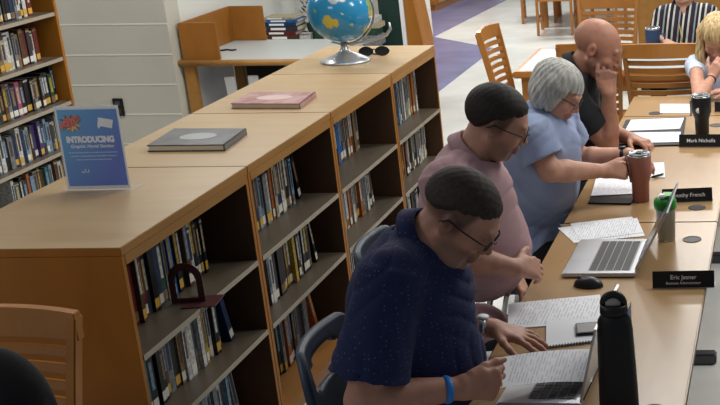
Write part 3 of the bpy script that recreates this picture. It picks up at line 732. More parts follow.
# laptops
def laptop(label, c, rz, w, d, lean, keyz=True, group='open silver laptops'):
    """local: user at -X side, hinge at +X; w along Y, d along X"""
    t = thing('laptop', label, 'laptop', (c[0], c[1], .7405), rz, group)
    box('base', (-d/2, -w/2, .002), (d/2, w/2, .016), M['silver'], t, .004)
    bm = bmesh.new()
    kx0, kx1 = -d*.15, d*.40; nk = 5
    bm_box(bm, (kx0-.004, -w*.42, .0161), (kx1+.004, w*.42, .0163), 1)
    for r_ in range(nk):
        for k in range(14):
            xx = kx0+(kx1-kx0)*r_/nk; yy = -w*.415+w*.83*k/14
            bm_box(bm, (xx+.0012, yy+.001, .0164), (xx+(kx1-kx0)/nk-.0022, yy+w*.83/14-.0012, .0178), 0)
    obj('keyboard', bm, [M['keys'], mat('key_well', '9fa3a8', .5)], t)
    box('touchpad', (-d*.46, -w*.15, .0161), (-d*.20, w*.15, .0164), mat('touchpad', 'bcbfc3', .35, .5), t)
    Tl = Matrix.Translation((d/2-.002, 0, .017)) @ Matrix.Rotation(lean, 4, 'Y')
    lid = box('screen_lid', (-.003, -w/2, 0), (.003, w/2, d*.97), M['silver'], t, .0025, T=Tl)
    box('display', (-.0042, -w/2+.008, .012), (-.0032, w/2-.008, d*.95), M['screen'], lid, T=Tl)
    tube('hinge', [(d/2-.002, -w*.4, .016), (d/2-.002, w*.4, .016)], .006, M['black'], t)
    return t
laptop('open silver laptop beside the mouse, with keyboard in full view', (-.685, 4.235), R(-1), .375, .262, R(29))
laptop('open silver laptop in front of the man in navy, half covered by a paper', (-.695, 3.215), R(-3), .335, .235, R(14))

# water bottle (black, with loop cap)
BX, BY = -.475, 3.0
t = thing('water_bottle', 'tall black insulated bottle with loop cap on the nearest table', 'bottle', (BX, BY, .7405))
lathe('bottle_body', [(.05, 0), (.053, .004), (.0525, .05), (.050, .16), (.047, .25), (.044, .282), (.036, .296), (.033, .302)], mat('bottle_black', '0a0a0c', .55), t, 44)
lathe('cap', [(.036, .302), (.037, .304), (.036, .322), (.03, .326)], M['black'], t, 36)
tube('loop_handle', [(.026*math.cos(a), .0, .325+.028*math.sin(a)) for a in [math.pi*k/12 for k in range(13)]], .0105, M['black'], t)
lathe('cap_disc', [(.002, .0), (.02, .0), (.02, .004), (.002, .004)], mat('pale_disc', 'a8a49c', .5), t, 24, T=Matrix.Translation((0, -.006, .332)) @ Matrix.Rotation(R(70), 4, 'X'))
tagp = poly('paper_tag', [(.028, .285), (.047, .335), (.045, .28)], -.0005, .0005, M['blank'], t, T=Matrix.Rotation(R(90), 4, 'X'))

# green lidded cup
t = thing('shaker_cup', 'clear plastic cup with bright green lid beside the laptop screen', 'cup', (-.487, 4.455, .7405))
lathe('cup_body', [(.001, .0), (.031, 0), (.033, .004), (.038, .13), (.040, .133), (.036, .133), (.031, .008), (.001, .006)], M['clear'], t, 40, cap=False)
lathe('cup_drink', [(.030, .008), (.035, .11)], M['cup_liquid'], t, 32)
lathe('lid', [(.041, .125), (.043, .13), (.043, .155), (.038, .165), (.03, .170), (.028, .170)], M['green'], t, 40)
box('spout', (-.022, -.035, .171), (.006, -.004, .186), M['white'], t, .005)
box('flip_cap', (-.012, -.03, .172), (.03, .028, .182), M['green'], t, .004)

def tumbler(label, x, y, body, h, lidm, handle=False):
    t = thing('travel_tumbler', label, 'tumbler', (x, y, .7405))
    lathe('tumbler_body', [(.033, 0), (.035, .003), (.037, h*.38), (.046, h*.52), (.049, h*.56), (.050, h*.93), (.048, h*.95)], body, t, 44)
    lathe('steel_rim', [(.048, h*.93), (.0505, h*.94), (.0505, h*.965), (.047, h*.967)], M['chrome'], t, 44)
    lathe('lid', [(.047, h*.965), (.049, h*.97), (.048, h*.99), (.04, h), (.036, h*.985), (.002, h*.985)], lidm, t, 40, cap=False)
    box('lid_slider', (-.012, -.03, h*.985), (.012, .01, h*.985+.007), M['black'], t, .002)
    if handle: box('handle', (-.058, -.012, h*.45), (-.0505, .012, h*.85), M['lidclear'], t, .003)
    return t
tumbler('rose brown steel tumbler on the folder of the grey-haired woman', -.642, 4.955, M['rose'], .212, M['lidclear'])
tb = tumbler('black steel tumbler with pale handle standing behind a name plate', -.462, 6.10, M['blackcoat'], .205, M['lidclear'], True)
lathe('logo', [(.001, 0), (.014, 0), (.014, .0006), (.001, .0006)], M['white'], tb, 20, T=Matrix.Translation((-.012, -.0475, .13)) @ Matrix.Rotation(R(90), 4, 'X'))
t = thing('blue_mug', 'navy blue mug with steel rim in front of the striped blouse', 'mug', (-.975, 8.58, .7405))
lathe('mug_body', [(.045, 0), (.05, .004), (.052, .125), (.05, .13), (.047, .128), (.045, .01), (.002, .008)], M['bluecup'], t, 36, cap=False)
lathe('steel_rim', [(.05, .128), (.053, .13), (.053, .142), (.047, .143)], M['chrome'], t, 36)
tube('handle', [(.05, 0, .1), (.08, 0, .095), (.085, 0, .06), (.07, 0, .035), (.05, 0, .03)], .006, M['bluecup'], t)

# folders
def folder(label, quad, papers):
    c = sum(quad, Vector())/4; t = thing('document_folder', label, 'folder', (0, 0, 0))
    poly('folder_cover', [(p.x, p.y) for p in quad], .7405, .7475, M['matteblack'], t, .002)
    for pp in papers: sheet('paper', '', pp, .7477, .002, M['paper'], t)
    return t
fq = q([(613, 147), (682, 145), (686, 117), (626, 120)], .745)
folder('open black folder with two white sheets in front of the bald man', fq, [q([(617, 144), (679, 142), (681, 132), (623, 133)], .748), q([(625, 131), (680, 129), (684, 118), (631, 120)], .748)])
fw = q([(588, 203), (631, 204), (640, 188), (596, 186)], .745)
folder('black folder under white sheets before the grey-haired woman', fw, [])
sheet('paper_sheet', 'white sheets before the grey-haired woman, left of the rose tumbler', q([(591, 196), (633, 194), (636, 174), (597, 175)], .75), .749, .003)
sheet('paper_sheet', 'white sheet behind the rose tumbler on the middle table', q([(600, 175), (665, 176), (664, 161), (604, 163)], .75), .7408, .003)
t = tag(tube('ink_pen', [atZ(652, 177, .75), atZ(663, 174, .75)], .005, M['black']), 'black pen lying right of the rose tumbler', 'pen')
# black office chair with arms at the right, outside of the tables
def office_chair(label, loc, rz):
    t = thing('office_chair', label, 'chair', loc, rz, 'black office chairs right of the tables')
    box('seat', (-.24, -.23, .43), (.24, .23, .50), M['matteblack'], t, .03)
    box('backrest', (-.22, -.27, .55), (.22, -.22, 1.0), M['matteblack'], t, .02)
    for s in (-1, 1):
        box('armrest', (s*.28-.04, -.14, .655), (s*.28+.04, .13, .69), M['matteblack'], t, .014)
        lathe('arm_post', [(.022, .40), (.024, .5), (.03, .56), (.024, .6), (.022, .655)], M['matteblack'], t, 16, T=Matrix.Translation((s*.28, 0, 0)))
        box('arm_bracket', (s*.26-.03, -.02, .44), (s*.26+.03, .02, .47), M['matteblack'], t, .004)
    lathe('gas_column', [(.03, .08), (.03, .3), (.02, .3), (.02, .43)], M['black'], t, 20)
    for k in range(5):
        a = 2*math.pi*k/5; b_ = tube('base_arm', [(0, 0, .10), (.28*math.cos(a), .28*math.sin(a), .07)], [.022, .014], M['black'], t)
        lathe('caster', [(.01, -.012), (.028, -.012), (.028, .012), (.01, .012)], M['black'], b_, 16, T=Matrix.Translation((.28*math.cos(a), .28*math.sin(a), .03)) @ Matrix.Rotation(R(90), 4, 'X') @ Matrix.Rotation(a, 4, 'Y'))
    return t
oc = office_chair('black office chair whose armrest shows beside the nearest table corner', (.03, 3.30, 0), R(80))
dup(oc, (.22, 4.40, 0), R(95), 'black office chair just past the right end of the nearest table', 'black office chairs right of the tables')

#PEOPLE-BEGIN#
# ------------------------------------------------------------------ people: smooth-union distance fields turned into one mesh each
V3 = lambda *a: np.array(a, float)
def nrm(v): v = np.asarray(v, float); return v/np.linalg.norm(v)
class Field:
    def __init__(s, lo, hi, res):
        s.lo = np.array(lo, float); s.res = res; s.n = np.ceil((np.array(hi)-s.lo)/res).astype(int)+1
        s.g = np.full(s.n, .2, np.float32)
    def _sub(s, lo, hi):
        a = np.clip(np.floor((lo-s.lo)/s.res).astype(int), 0, s.n-1); b = np.clip(np.ceil((hi-s.lo)/s.res).astype(int)+1, 1, s.n)
        if (b-a <= 0).any(): return None
        ax = [(s.lo[i]+np.arange(a[i], b[i])*s.res).astype(np.float32) for i in range(3)]
        return (slice(a[0], b[0]), slice(a[1], b[1]), slice(a[2], b[2])), ax
    def op(s, d, sl, k, mode):
        g = s.g[sl]
        if mode == 'cut': d = -d; h = np.maximum(k-np.abs(g-d), 0)/k if k > 0 else 0; s.g[sl] = np.maximum(g, d)+(h*h*k/4 if k > 0 else 0); return
        h = np.maximum(k-np.abs(g-d), 0)/k if k > 0 else 0
        s.g[sl] = np.minimum(g, d)-(h*h*k/4 if k > 0 else 0)
    def cap(s, a, b, ra, rb=None, k=.02, mode='add'):
        a, b = np.asarray(a, float), np.asarray(b, float); rb = ra if rb is None else rb; m = max(ra, rb)+k+.02
        r = s._sub(np.minimum(a, b)-m, np.maximum(a, b)+m)
        if r is None: return
        sl, (x, y, z) = r; d = b-a; L2 = max(1e-9, d@d)
        px, py, pz = x[:, None, None]-a[0], y[None, :, None]-a[1], z[None, None, :]-a[2]
        t = np.clip((px*d[0]+py*d[1]+pz*d[2])/L2, 0, 1)
        D = np.sqrt((px-t*d[0])**2+(py-t*d[1])**2+(pz-t*d[2])**2)-(ra+(rb-ra)*t)
        s.op(D.astype(np.float32), sl, k, mode)
    def ell(s, c, rad, B=None, k=.02, mode='add'):
        c = np.asarray(c, float); rad = np.asarray(rad, float); B = np.eye(3) if B is None else B   # rows of B = local axes
        ext = np.sqrt(((B*rad[:, None])**2).sum(0))+k+.02
        r = s._sub(c-ext, c+ext)
        if r is None: return
        sl, (x, y, z) = r
        px, py, pz = x[:, None, None]-c[0], y[None, :, None]-c[1], z[None, None, :]-c[2]
        q = [B[i][0]*px+B[i][1]*py+B[i][2]*pz for i in range(3)]
        k0 = np.sqrt(sum((q[i]/rad[i])**2 for i in range(3))); k1 = np.sqrt(sum((q[i]/rad[i]**2)**2 for i in range(3)))
        s.op((k0*(k0-1)/np.maximum(k1, 1e-6)).astype(np.float32), sl, k, mode)
    def fn(s, c, B, rad, f, k=.0, mode='isect'):
        """f(local x,y,z)->distance, evaluated in a ball around c"""
        r = s._sub(np.asarray(c)-rad, np.asarray(c)+rad)
        if r is None: return
        sl, (x, y, z) = r
        px, py, pz = x[:, None, None]-c[0], y[None, :, None]-c[1], z[None, None, :]-c[2]
        q = [B[i][0]*px+B[i][1]*py+B[i][2]*pz for i in range(3)]
        d = f(*q).astype(np.float32)
        if mode == 'isect': s.g[sl] = np.maximum(s.g[sl], d)
        else: s.op(d, sl, k, mode)
    def mesh(s, name, mats, parent=None, smooth=2):
        g = s.g; g[0] = g[-1] = .1; g[:, 0] = g[:, -1] = .1; g[:, :, 0] = g[:, :, -1] = .1
        ins = g < 0; n = ins.shape
        c = [ins[i:n[0]-1+i, j:n[1]-1+j, k:n[2]-1+k] for i in (0, 1) for j in (0, 1) for k in (0, 1)]
        sm = np.zeros(c[0].shape, np.int8)
        for q in c: sm += q
        act = np.argwhere((sm > 0) & (sm < 8)); idx = np.full(sm.shape, -1, np.int32); idx[act[:, 0], act[:, 1], act[:, 2]] = np.arange(len(act))
        off = np.array([(i, j, k) for i in (0, 1) for j in (0, 1) for k in (0, 1)])
        val = np.stack([g[act[:, 0]+o[0], act[:, 1]+o[1], act[:, 2]+o[2]] for o in off], 1)
        P = np.zeros((len(act), 3)); C = np.zeros(len(act))
        for a in range(8):
            for b in range(a+1, 8):
                if abs(off[a]-off[b]).sum() != 1: continue
                va, vb = val[:, a], val[:, b]; m = (va < 0) != (vb < 0); t = np.where(m, va/np.where(m, va-vb, 1), 0)
                P[m] += off[a]+(off[b]-off[a])*t[m][:, None]; C[m] += 1
        P = s.lo+(act+P/np.maximum(C, 1)[:, None])*s.res
        F_ = []
        for ax in range(3):
            o1, o2 = [(1, 2), (2, 0), (0, 1)][ax]
            sl0 = [slice(1, n[i]-1) for i in range(3)]; sl1 = list(sl0); sl0[ax] = slice(0, n[ax]-1); sl1[ax] = slice(1, n[ax])
            A_, B_ = ins[tuple(sl0)], ins[tuple(sl1)]
            e = np.argwhere(A_ != B_); base = e.copy()
            for i in range(3):
                if i != ax: base[:, i] += 1
            sgn = A_[e[:, 0], e[:, 1], e[:, 2]]
            def ci(d1, d2):
                q = base.copy(); q[:, o1] -= d1; q[:, o2] -= d2; return idx[q[:, 0], q[:, 1], q[:, 2]]
            f = np.stack([ci(0, 0), ci(1, 0), ci(1, 1), ci(0, 1)], 1); f[~sgn] = f[~sgn][:, ::-1]; F_.append(f)
        Fc = np.concatenate(F_); Fc = Fc[(Fc >= 0).all(1)]
        # keep the largest connected surface (a body is one piece)
        E_ = np.concatenate([Fc[:, [0, 1]], Fc[:, [1, 2]], Fc[:, [2, 3]], Fc[:, [3, 0]]])
        for _ in range(smooth):
            S_ = np.zeros_like(P); D_ = np.zeros(len(P)); 
            for q0, q1 in ((0, 1), (1, 0)):
                D_ += np.bincount(E_[:, q0], minlength=len(P))
                for j in range(3): S_[:, j] += np.bincount(E_[:, q0], weights=P[E_[:, q1], j], minlength=len(P))
            P = P*.5+.5*S_/np.maximum(D_, 1)[:, None]
        me = bpy.data.meshes.new(name); me.vertices.add(len(P)); me.vertices.foreach_set('co', P.astype(np.float32).ravel())
        me.loops.add(len(Fc)*4); me.loops.foreach_set('vertex_index', Fc.astype(np.int32).ravel())
        me.polygons.add(len(Fc)); me.polygons.foreach_set('loop_start', np.arange(0, len(Fc)*4, 4, dtype=np.int32))
        me.update(calc_edges=True); me.validate(); me.polygons.foreach_set('use_smooth', np.ones(len(me.polygons), bool))
        for m in (mats if isinstance(mats, list) else [mats]): me.materials.append(m)
        o = bpy.data.objects.new(name, me); COL.objects.link(o)
        if parent: o.parent = parent
        return o, P

def hand(f, w, d, t, n, curls, s=1.0, thumb=(.55, .6, .15), k=.006, spread=.0):
    """w wrist, d toward the fingers, t toward the thumb side, n where the palm faces; curls per finger in degrees (index..little)"""
    d = nrm(d); n = nrm(np.asarray(n, float)-d*np.dot(n, d)); t = nrm(np.asarray(t, float)-d*np.dot(t, d)-n*np.dot(t, n))
    offs = [.0315, .0105, -.0105, -.030]; lens = [.074, .082, .076, .060]; kn = [.088, .092, .087, .078]
    for i in range(4):
        kp = w+(d*kn[i]+t*offs[i])*s
        f.cap(w+t*offs[i]*.45*s+d*.01*s, kp, .0155*s, .0115*s, .018)
        p = kp; a = 0; c = curls[i] if not isinstance(curls[i], (list, tuple)) else None
        cs = curls[i] if c is None else [c*.8, c, c*.7]
        for j, (fr, r0, r1) in enumerate(((.46, .0100, .0088), (.30, .0088, .0080), (.24, .0080, .0070))):
            a += cs[j]; dd = nrm(d*math.cos(R(a))+n*math.sin(R(a))+t*spread*(1.5-i)*.1)
            q = p+dd*lens[i]*fr*s; f.cap(p, q, r0*s, r1*s, k); p = q
    f.cap(w+d*.012*s+t*.012*s, w+d*.055*s+t*.034*s, .017*s, .013*s, .014)
    p = w+(d*.030+t*.030)*s; td = nrm(d*thumb[0]+t*thumb[1]+n*thumb[2])
    for L_, r0, r1, bend in ((.040, .014, .0115, 0), (.034, .0112, .010, 14), (.026, .010, .0078, 16)):
        td = nrm(td*math.cos(R(bend))+nrm(d*.6-t*.6+n*.4)*math.sin(R(bend))); q = p+td*L_*s; f.cap(p, q, r0*s, r1*s, .006); p = q

def head_frame(hf, hu):
    y = nrm(hf); x = nrm(np.cross(y, hu)); z = np.cross(x, y); return np.array([x, y, z])   # x = the person's right
def head(f, c, B, s, nose=1.0, jaw=1.0, fat=0, ears=True):
    L = lambda x, y, z: c+(B[0]*x+B[1]*y+B[2]*z)*s
    f.ell(L(0, -.018, .035), V3(.074, .096, .083)*s, B, .01)
    f.ell(L(0, .022, .005), V3(.066, .070, .080)*s, B, .02)
    f.ell(L(0, .030, -.045), V3(.058*jaw, .058, .066)*s, B, .02)
    f.cap(L(-.030*jaw, .050, -.090), L(.030*jaw, .050, -.090), .020*s, None, .02)
    f.ell(L(0, .070, -.092), V3(.024, .020, .020)*s, B, .015)
    for q in (-1, 1):
        f.cap(L(q*.055*jaw, -.005, -.045), L(q*.032*jaw, .045, -.088), .017*s, .018*s, .02)
        f.ell(L(q*.042, .062, -.024), V3(.022, .020, .018)*s, B, .018)
        if fat: f.ell(L(q*.045, .02, -.085), V3(.03, .04, .03)*s, B, .03)
    if fat: f.ell(L(0, .03, -.112), V3(.045, .05, .028)*s, B, .03)
    f.cap(L(-.036, .080, .026), L(.036, .080, .026), .011*s, None, .014)
    for q in (-1, 1): f.ell(L(q*.031, .098, .004), V3(.017, .015, .012)*s, B, .010, 'cut')
    for q in (-1, 1):
        f.ell(L(q*.031, .074, .004), V3(.0145, .0135, .0135)*s, B, .003)
        f.cap(L(q*.019, .086, -.003), L(q*.043, .080, -.003), .0028*s, None, .004)
    f.cap(L(0, .086, .018), L(0, .106*nose, -.022), .0065*s, .0090*s, .014)
    f.ell(L(0, .107*nose, -.026), V3(.0095, .009, .009)*s, B, .006)
    for q in (-1, 1): f.ell(L(q*.012, .096, -.030), V3(.008, .010, .008)*s, B, .006)
    f.ell(L(0, .088, -.058), V3(.022, .014, .016)*s, B, .012)
    f.cap(L(-.020, .091, -.0545), L(.020, .091, -.0545), .0045*s, None, .006)
    f.cap(L(-.018, .091, -.0665), L(.018, .091, -.0665), .0055*s, None, .006)
    f.cap(L(-.024, .102, -.0605), L(.024, .102, -.0605), .0022*s, None, .004, 'cut')
    if ears:
        for q in (-1, 1):
            eb = np.array([nrm(B[0]*.95*q-B[1]*.3), B[1], B[2]]); ex = nrm(eb[0]); ey = nrm(B[1]+B[0]*q*.3); ez = np.cross(ex, ey)
            f.ell(L(q*.075, -.010, -.002), V3(.009, .019, .031)*s, np.array([ex, ey, ez]), .006)
            f.ell(L(q*.086, -.002, .000), V3(.007, .010, .016)*s, np.array([ex, ey, ez]), .004, 'cut')

def smoothstep(a, b, x): t = np.clip((x-a)/(b-a), 0, 1); return t*t*(3-2*t)
def paint(o, P, c, B, s, skin, lips='9c5a50', stubble=None, fade=None, brow='3a2a20', hand_red=True, bald=False):
    q = ((P-c)@B.T)/s; x, y, z = q[:, 0], q[:, 1], q[:, 2]
    colr = np.tile(np.array(hexc(skin))[:3], (len(P), 1)); near = (np.linalg.norm(q, axis=1) < .17)
    def mixin(cc, a):
        a = (a*near)[:, None]; colr[:] = colr*(1-a)+np.array(hexc(cc))[:3]*a
    # warm cheeks, nose and ears
    warm = np.exp(-((np.abs(x)-.042)**2+(y-.07)**2+(z+.025)**2)/.0007)*.22+np.exp(-(x**2+(y-.11)**2+(z+.025)**2)/.0004)*.2+np.exp(-((np.abs(x)-.082)**2+(y+.01)**2+z**2)/.0008)*.5
    mixin('a8604c', np.clip(warm, 0, .4))
    if fade: mixin(fade, .8*smoothstep(-.045, .02, z)*(1-smoothstep(.016, .034, y-.25*np.maximum(z, 0)))*(np.abs(np.abs(x)-.09) > .0))
    if stubble: 
        a = smoothstep(-.02, -.055, z-.25*(np.abs(x)-.05))*smoothstep(-.02, .015, y)*(1-smoothstep(-.125, -.15, z)*0)
        mixin(stubble, a*.55)
    lp = np.exp(-((z+.0605)**2/.00006+(y-.092)**2/.0003+x**2/.0006)); mixin(lips, np.clip(lp*1.2, 0, .75))
    for s_ in (-1, 1):
        mixin(brow, .8*np.exp(-((z-.031-.08*(.03-np.abs(x)))**2/.00002+(x-s_*.031)**2/.00022+(y-.085)**2/.0006)))
        mixin('4a2f26', .75*np.exp(-((z+.0035)**2/.000005+(x-s_*.031)**2/.00013+(y-.085)**2/.0004)))   # lowered lash line
        mixin('8a5648', .35*np.exp(-((z-.006)**2/.00016+(x-s_*.031)**2/.0003+(y-.085)**2/.0006)))
    rgba = np.ones((len(P), 4), np.float32); rgba[:, :3] = colr
    ca = o.data.color_attributes.new('Col', 'FLOAT_COLOR', 'POINT'); ca.data.foreach_set('color', rgba.ravel())

def hair_short(c, B, s, name, m, parent, grow=.008, front=.052, res=.003, zs=None):
    L = lambda x, y, z: c+(B[0]*x+B[1]*y+B[2]*z)*s
    f = Field(c-.2, c+.2, res)
    f.ell(L(0, -.018, .035), V3(.074, .096, .083)*s, B, .01); f.ell(L(0, .022, .005), V3(.066, .070, .080)*s, B, .02)
    ys = np.array([-.13, -.06, -.035, -.012, .004, .028, .05, .072, .1]); zz = np.array(zs or [-.055, -.050, -.006, .026, .026, .050, front-.004, front+.008, front+.012])
    def grow_f(x, y, z):
        yl = y/s; zl = z/s; h = zl-np.interp(yl, ys, zz)-.45*np.maximum(0, np.abs(x)/s-.05)*(yl > .035)
        h = h+.003*np.sin(x/s*310+yl*170)*np.sin(yl*260+zl*200)
        return -.005+(grow+.005)*smoothstep(-.012, .03, h)+.0006*np.sin(x/s*260+zl*90)*np.sin(yl*230-zl*140)
    n0 = f.g.shape; q = [(f.lo[i]+np.arange(n0[i])*f.res-c[i]) for i in range(3)]
    X_, Y_, Z_ = q[0][:, None, None], q[1][None, :, None], q[2][None, None, :]
    loc = [B[i][0]*X_+B[i][1]*Y_+B[i][2]*Z_ for i in range(3)]
    f.g -= grow_f(*loc).astype(np.float32)
    return f.mesh(name, m, parent, 1)[0]
def glasses(c, B, s, m, parent, rim='full', name='glasses', w=.024, h=.017):
    L = lambda x, y, z: Vector(c+(B[0]*x+B[1]*y+B[2]*z)*s)
    bm = bmesh.new()
    for q in (-1, 1):
        pts = [L(q*.034+w*math.cos(a)*(1+.10*math.cos(4*a)), .103-.15*abs(q*.034+w*math.cos(a)-0)**1*.55, .002+h*math.sin(a)*(1+.08*math.cos(4*a))) for a in [2*math.pi*k/24 for k in range(24)]]
        bm_tube(bm, pts, .0017*s if rim == 'full' else .0011*s, 6, True)
        bm_tube(bm, [L(q*.058, .097, .010), L(q*.072, .085, .012), L(q*.081, .03, .010), L(q*.083, -.012, .012), L(q*.082, -.03, -.006)], .0021*s, 6)
    bm_tube(bm, [L(-.011, .107, .006), L(0, .110, .009), L(.011, .107, .006)], .0016*s, 6)
    o = obj(name, bm, m, parent)
    bm = bmesh.new()
    for q in (-1, 1):
        pts = [bm.verts.new(L(q*.034+w*.96*math.cos(a)*(1+.10*math.cos(4*a)), .103-.0825*abs(q*.034+w*math.cos(a)), .002+h*.96*math.sin(a)*(1+.08*math.cos(4*a)))) for a in [2*math.pi*k/24 for k in range(24)]]
        bm.faces.new(pts)
    ln = obj('lens', bm, M['lens'], o); return o
M['lens'] = mat('spectacle_lens', 'dfe6ea', .05); M['lens'].node_tree.nodes['Principled BSDF'].inputs['Alpha'].default_value = .12

def person(name, label, J):
    t = thing(name, label, 'person', (0, 0, 0)); g = lambda k, d=None: J.get(k, d)
    B = head_frame(J['hf'], J.get('hu', (0, 0, 1))); s = J.get('hs', 1.0); c = np.array(J['head'], float)
    P_ = {k: np.array(v, float) for k, v in J.items() if k in ('neck', 'chest', 'belly', 'pelvis', 'sR', 'sL', 'eR', 'eL', 'wR', 'wL', 'kR', 'kL', 'aR', 'aL')}
    up = nrm(P_['neck']-P_['pelvis']); side = nrm(P_['sR']-P_['sL']); fwd = nrm(np.cross(up, side)); side = np.cross(fwd, up)
    TB = np.array([side, fwd, up]); res = J.get('res', .0035); bw = J.get('build', 1.0); cr = V3(*J.get('chest_r', (.17, .115, .17)))*bw; br = V3(*J.get('belly_r', (.165, .13, .15)))*bw
    hs = J.get('hand_s', 1.0)
    allp = np.array([v for k, v in P_.items() if k[0] not in 'ka']+[c]); lo = allp.min(0)-.26; hi = allp.max(0)+.26; lo[2] = P_['pelvis'][2]-.16
    def torso(f, gr, arm=True, k=.05):
        f.ell(P_['chest'], cr+gr, TB, k); f.ell(P_['belly'], br+gr, TB, k)
        f.ell(P_['pelvis'], V3(.175, .13, .12)*bw+gr, TB, k)
        f.cap(P_['neck'], P_['sR']*.8+P_['neck']*.2-up*.01, .048+gr, .055+gr, k); f.cap(P_['neck'], P_['sL']*.8+P_['neck']*.2-up*.01, .048+gr, .055+gr, k)
        for S_ in ('sR', 'sL'): f.ell(P_[S_], V3(.058, .058, .060)*J.get('sh', 1)+gr, TB, k*.8)
    # body (one continuous mesh)
    f = Field(lo, hi, res); aw = J.get('arm', 1.0)
    torso(f, -.012)
    for q in 'RL':
        S_, E_, W_ = P_['s'+q], P_['e'+q], P_['w'+q]
        f.cap(S_, E_, .050*aw, .042*aw, .02); m_ = E_*.72+W_*.28
        f.cap(E_, m_, .041*aw, .043*aw, .015); f.cap(m_, W_, .043*aw, .0265*aw, .015)
        h = J.get('h'+q)
        if h: hand(f, W_, h['d'], h['t'], h['n'], h['c'], hs, h.get('th', (.55, .6, .15)), spread=h.get('sp', 0))
    nr = .056*J.get('neck_r', 1.0)
    f.cap(P_['neck']-up*.03, c+(B[1]*-.022+B[2]*-.045)*s, nr*1.12, nr, .03)
    head(f, c, B, s, J.get('nose', 1), J.get('jaw', 1), J.get('fat', 0))
    o, P = f.mesh('body', M['skin'], t, 1)
    paint(o, P, c, B, s, J['skin'], J.get('lips', '9c5a50'), J.get('stubble'), J.get('fade'), J.get('brow', '3a2a20'))
    del f
    # shirt
    gr = J.get('loose', .014); f = Field(lo, hi, J.get('cres', .005)); torso(f, gr, k=.06)
    for q in 'RL':
        S_, E_ = P_['s'+q], P_['e'+q]; fr = J.get('sleeve', .72); T_ = S_+(E_-S_)*fr; ad = nrm(E_-S_)
        x2 = nrm(np.cross(ad, (.3, .2, 1))); Bx = np.array([ad, x2, np.cross(ad, x2)]); Ls = np.linalg.norm(T_-S_)
        ra, rb = .055*aw+gr, (.047+J.get('flare', .012))*aw+gr; ri = rb-.006
        def slv(x, y, z):
            q_ = np.sqrt(y*y+z*z); rr_ = ra+(rb-ra)*np.clip(x/Ls, 0, 1)
            d_ = np.maximum(np.maximum(q_-rr_, x-Ls), -x-.02)
            return np.maximum(d_, -np.maximum(q_-(rr_-.015), Ls-.03-x))
        f.fn(S_, Bx, Ls+.12, slv, .028, 'add')
    nk = P_['neck']; nv = nrm(c-nk+B[2]*-.03)
    NB = np.array([side, nrm(np.cross(nv, side)), nv]); f.cap(nk+nv*.005, nk+nv*.2, nr*1.16, nr*1.16, .006, 'cut')
    if J.get('vneck'):
        a_ = nk-up*.01+fwd*.06; f.cap(a_+up*.03, a_-up*.05+fwd*.04, .035, .01, .01, 'cut')
    hem = P_['pelvis']-up*J.get('hem', .06); f.fn(hem, TB, .6, lambda x, y, z: -z, mode='isect')
    if J.get('puff'):     # soft folds
        amp = J['puff']
        f.fn(P_['belly'], TB, .55, lambda x, y, z: amp*(np.sin(z*42+x*18+3*np.sin(y*14))*.5+np.sin(x*31-z*24+2*np.sin(z*20))*.5), mode='plus') if False else None
        n0 = f.g.shape; X_ = (f.lo[0]+np.arange(n0[0])*f.res)[:, None, None]; Y_ = (f.lo[1]+np.arange(n0[1])*f.res)[None, :, None]; Z_ = (f.lo[2]+np.arange(n0[2])*f.res)[None, None, :]
        w1 = np.sin(Z_*46+X_*38+2.2*np.sin(Y_*13+X_*9)+1.5*np.sin(Z_*11)); w2 = np.sin(X_*45-Z_*33+Y_*20+2*np.sin(Z_*19+Y_*11))
        f.g += (amp*((1-np.abs(w1))**2*1.3*(.5+.5*np.sin(X_*9+Z_*12+Y_*7))+(1-np.abs(w2))**2*1.1*(.5+.5*np.sin(Y_*13-Z_*8+1)))-amp*.3).astype(np.float32)
    f.mesh(J.get('shirt_name', 'shirt'), J['shirt'], t, 2); del f
    if J.get('collar', 1):
        bm = bmesh.new(); n_ = 44; cc = nk+nv*J.get('cz', .052); r0 = nr*1.16+.004; prev = None; gap = R(J.get('gap', 16)); fa = math.atan2(NB[1]@fwd, NB[0]@fwd)
        for k in range(n_+1):
            a_ = fa+gap+(2*math.pi-2*gap)*k/n_; fr_ = .5-.5*math.cos(a_-fa+math.pi); dr = NB[0]*math.cos(a_)+NB[1]*math.sin(a_)
            dz = -.022*max(0, math.cos(a_-fa)); pt_ = .014*max(0, 1-min(k, n_-k)/4)
            ring = [cc+dr*(r0)+nv*(.016+dz), cc+dr*(r0+.006)+nv*(.019+dz), cc+dr*(r0+.026+pt_*.5)+nv*(-.020+dz-pt_), cc+dr*(r0+.018)+nv*(-.024+dz), cc+dr*(r0)+nv*(-.03+dz)]
            q_ = [bm.verts.new(Vector(x)) for x in ring]
            if prev:
                for j in range(5): bm.faces.new((prev[j], prev[(j+1) % 5], q_[(j+1) % 5], q_[j]))
            else: bm.faces.new(q_)
            prev = q_
        bm.faces.new(prev); obj('collar', bm, J['shirt'], t, 0, True)
    # trousers, legs folded on the chair
    if 'kR' in P_:
        pts = np.array([P_[k] for k in ('pelvis', 'kR', 'kL', 'aR', 'aL')]); f = Field(pts.min(0)-.25, pts.max(0)+.25, .010)
        f.ell(P_['pelvis']-up*.03, V3(.18, .14, .11)*bw, TB, .05)
        for q, sg in (('R', 1), ('L', -1)):
            hp = P_['pelvis']+side*.095*sg*bw-up*.03; f.cap(hp, P_['k'+q], .092*bw, .066*bw, .04); f.cap(P_['k'+q], P_['a'+q], .063*bw, .045, .03)
        f.mesh('trousers', J.get('trousers', M['trouser']), t, 2); del f
        f = Field(np.minimum(P_['aR'], P_['aL'])-.32, np.maximum(P_['aR'], P_['aL'])+.32, .010)
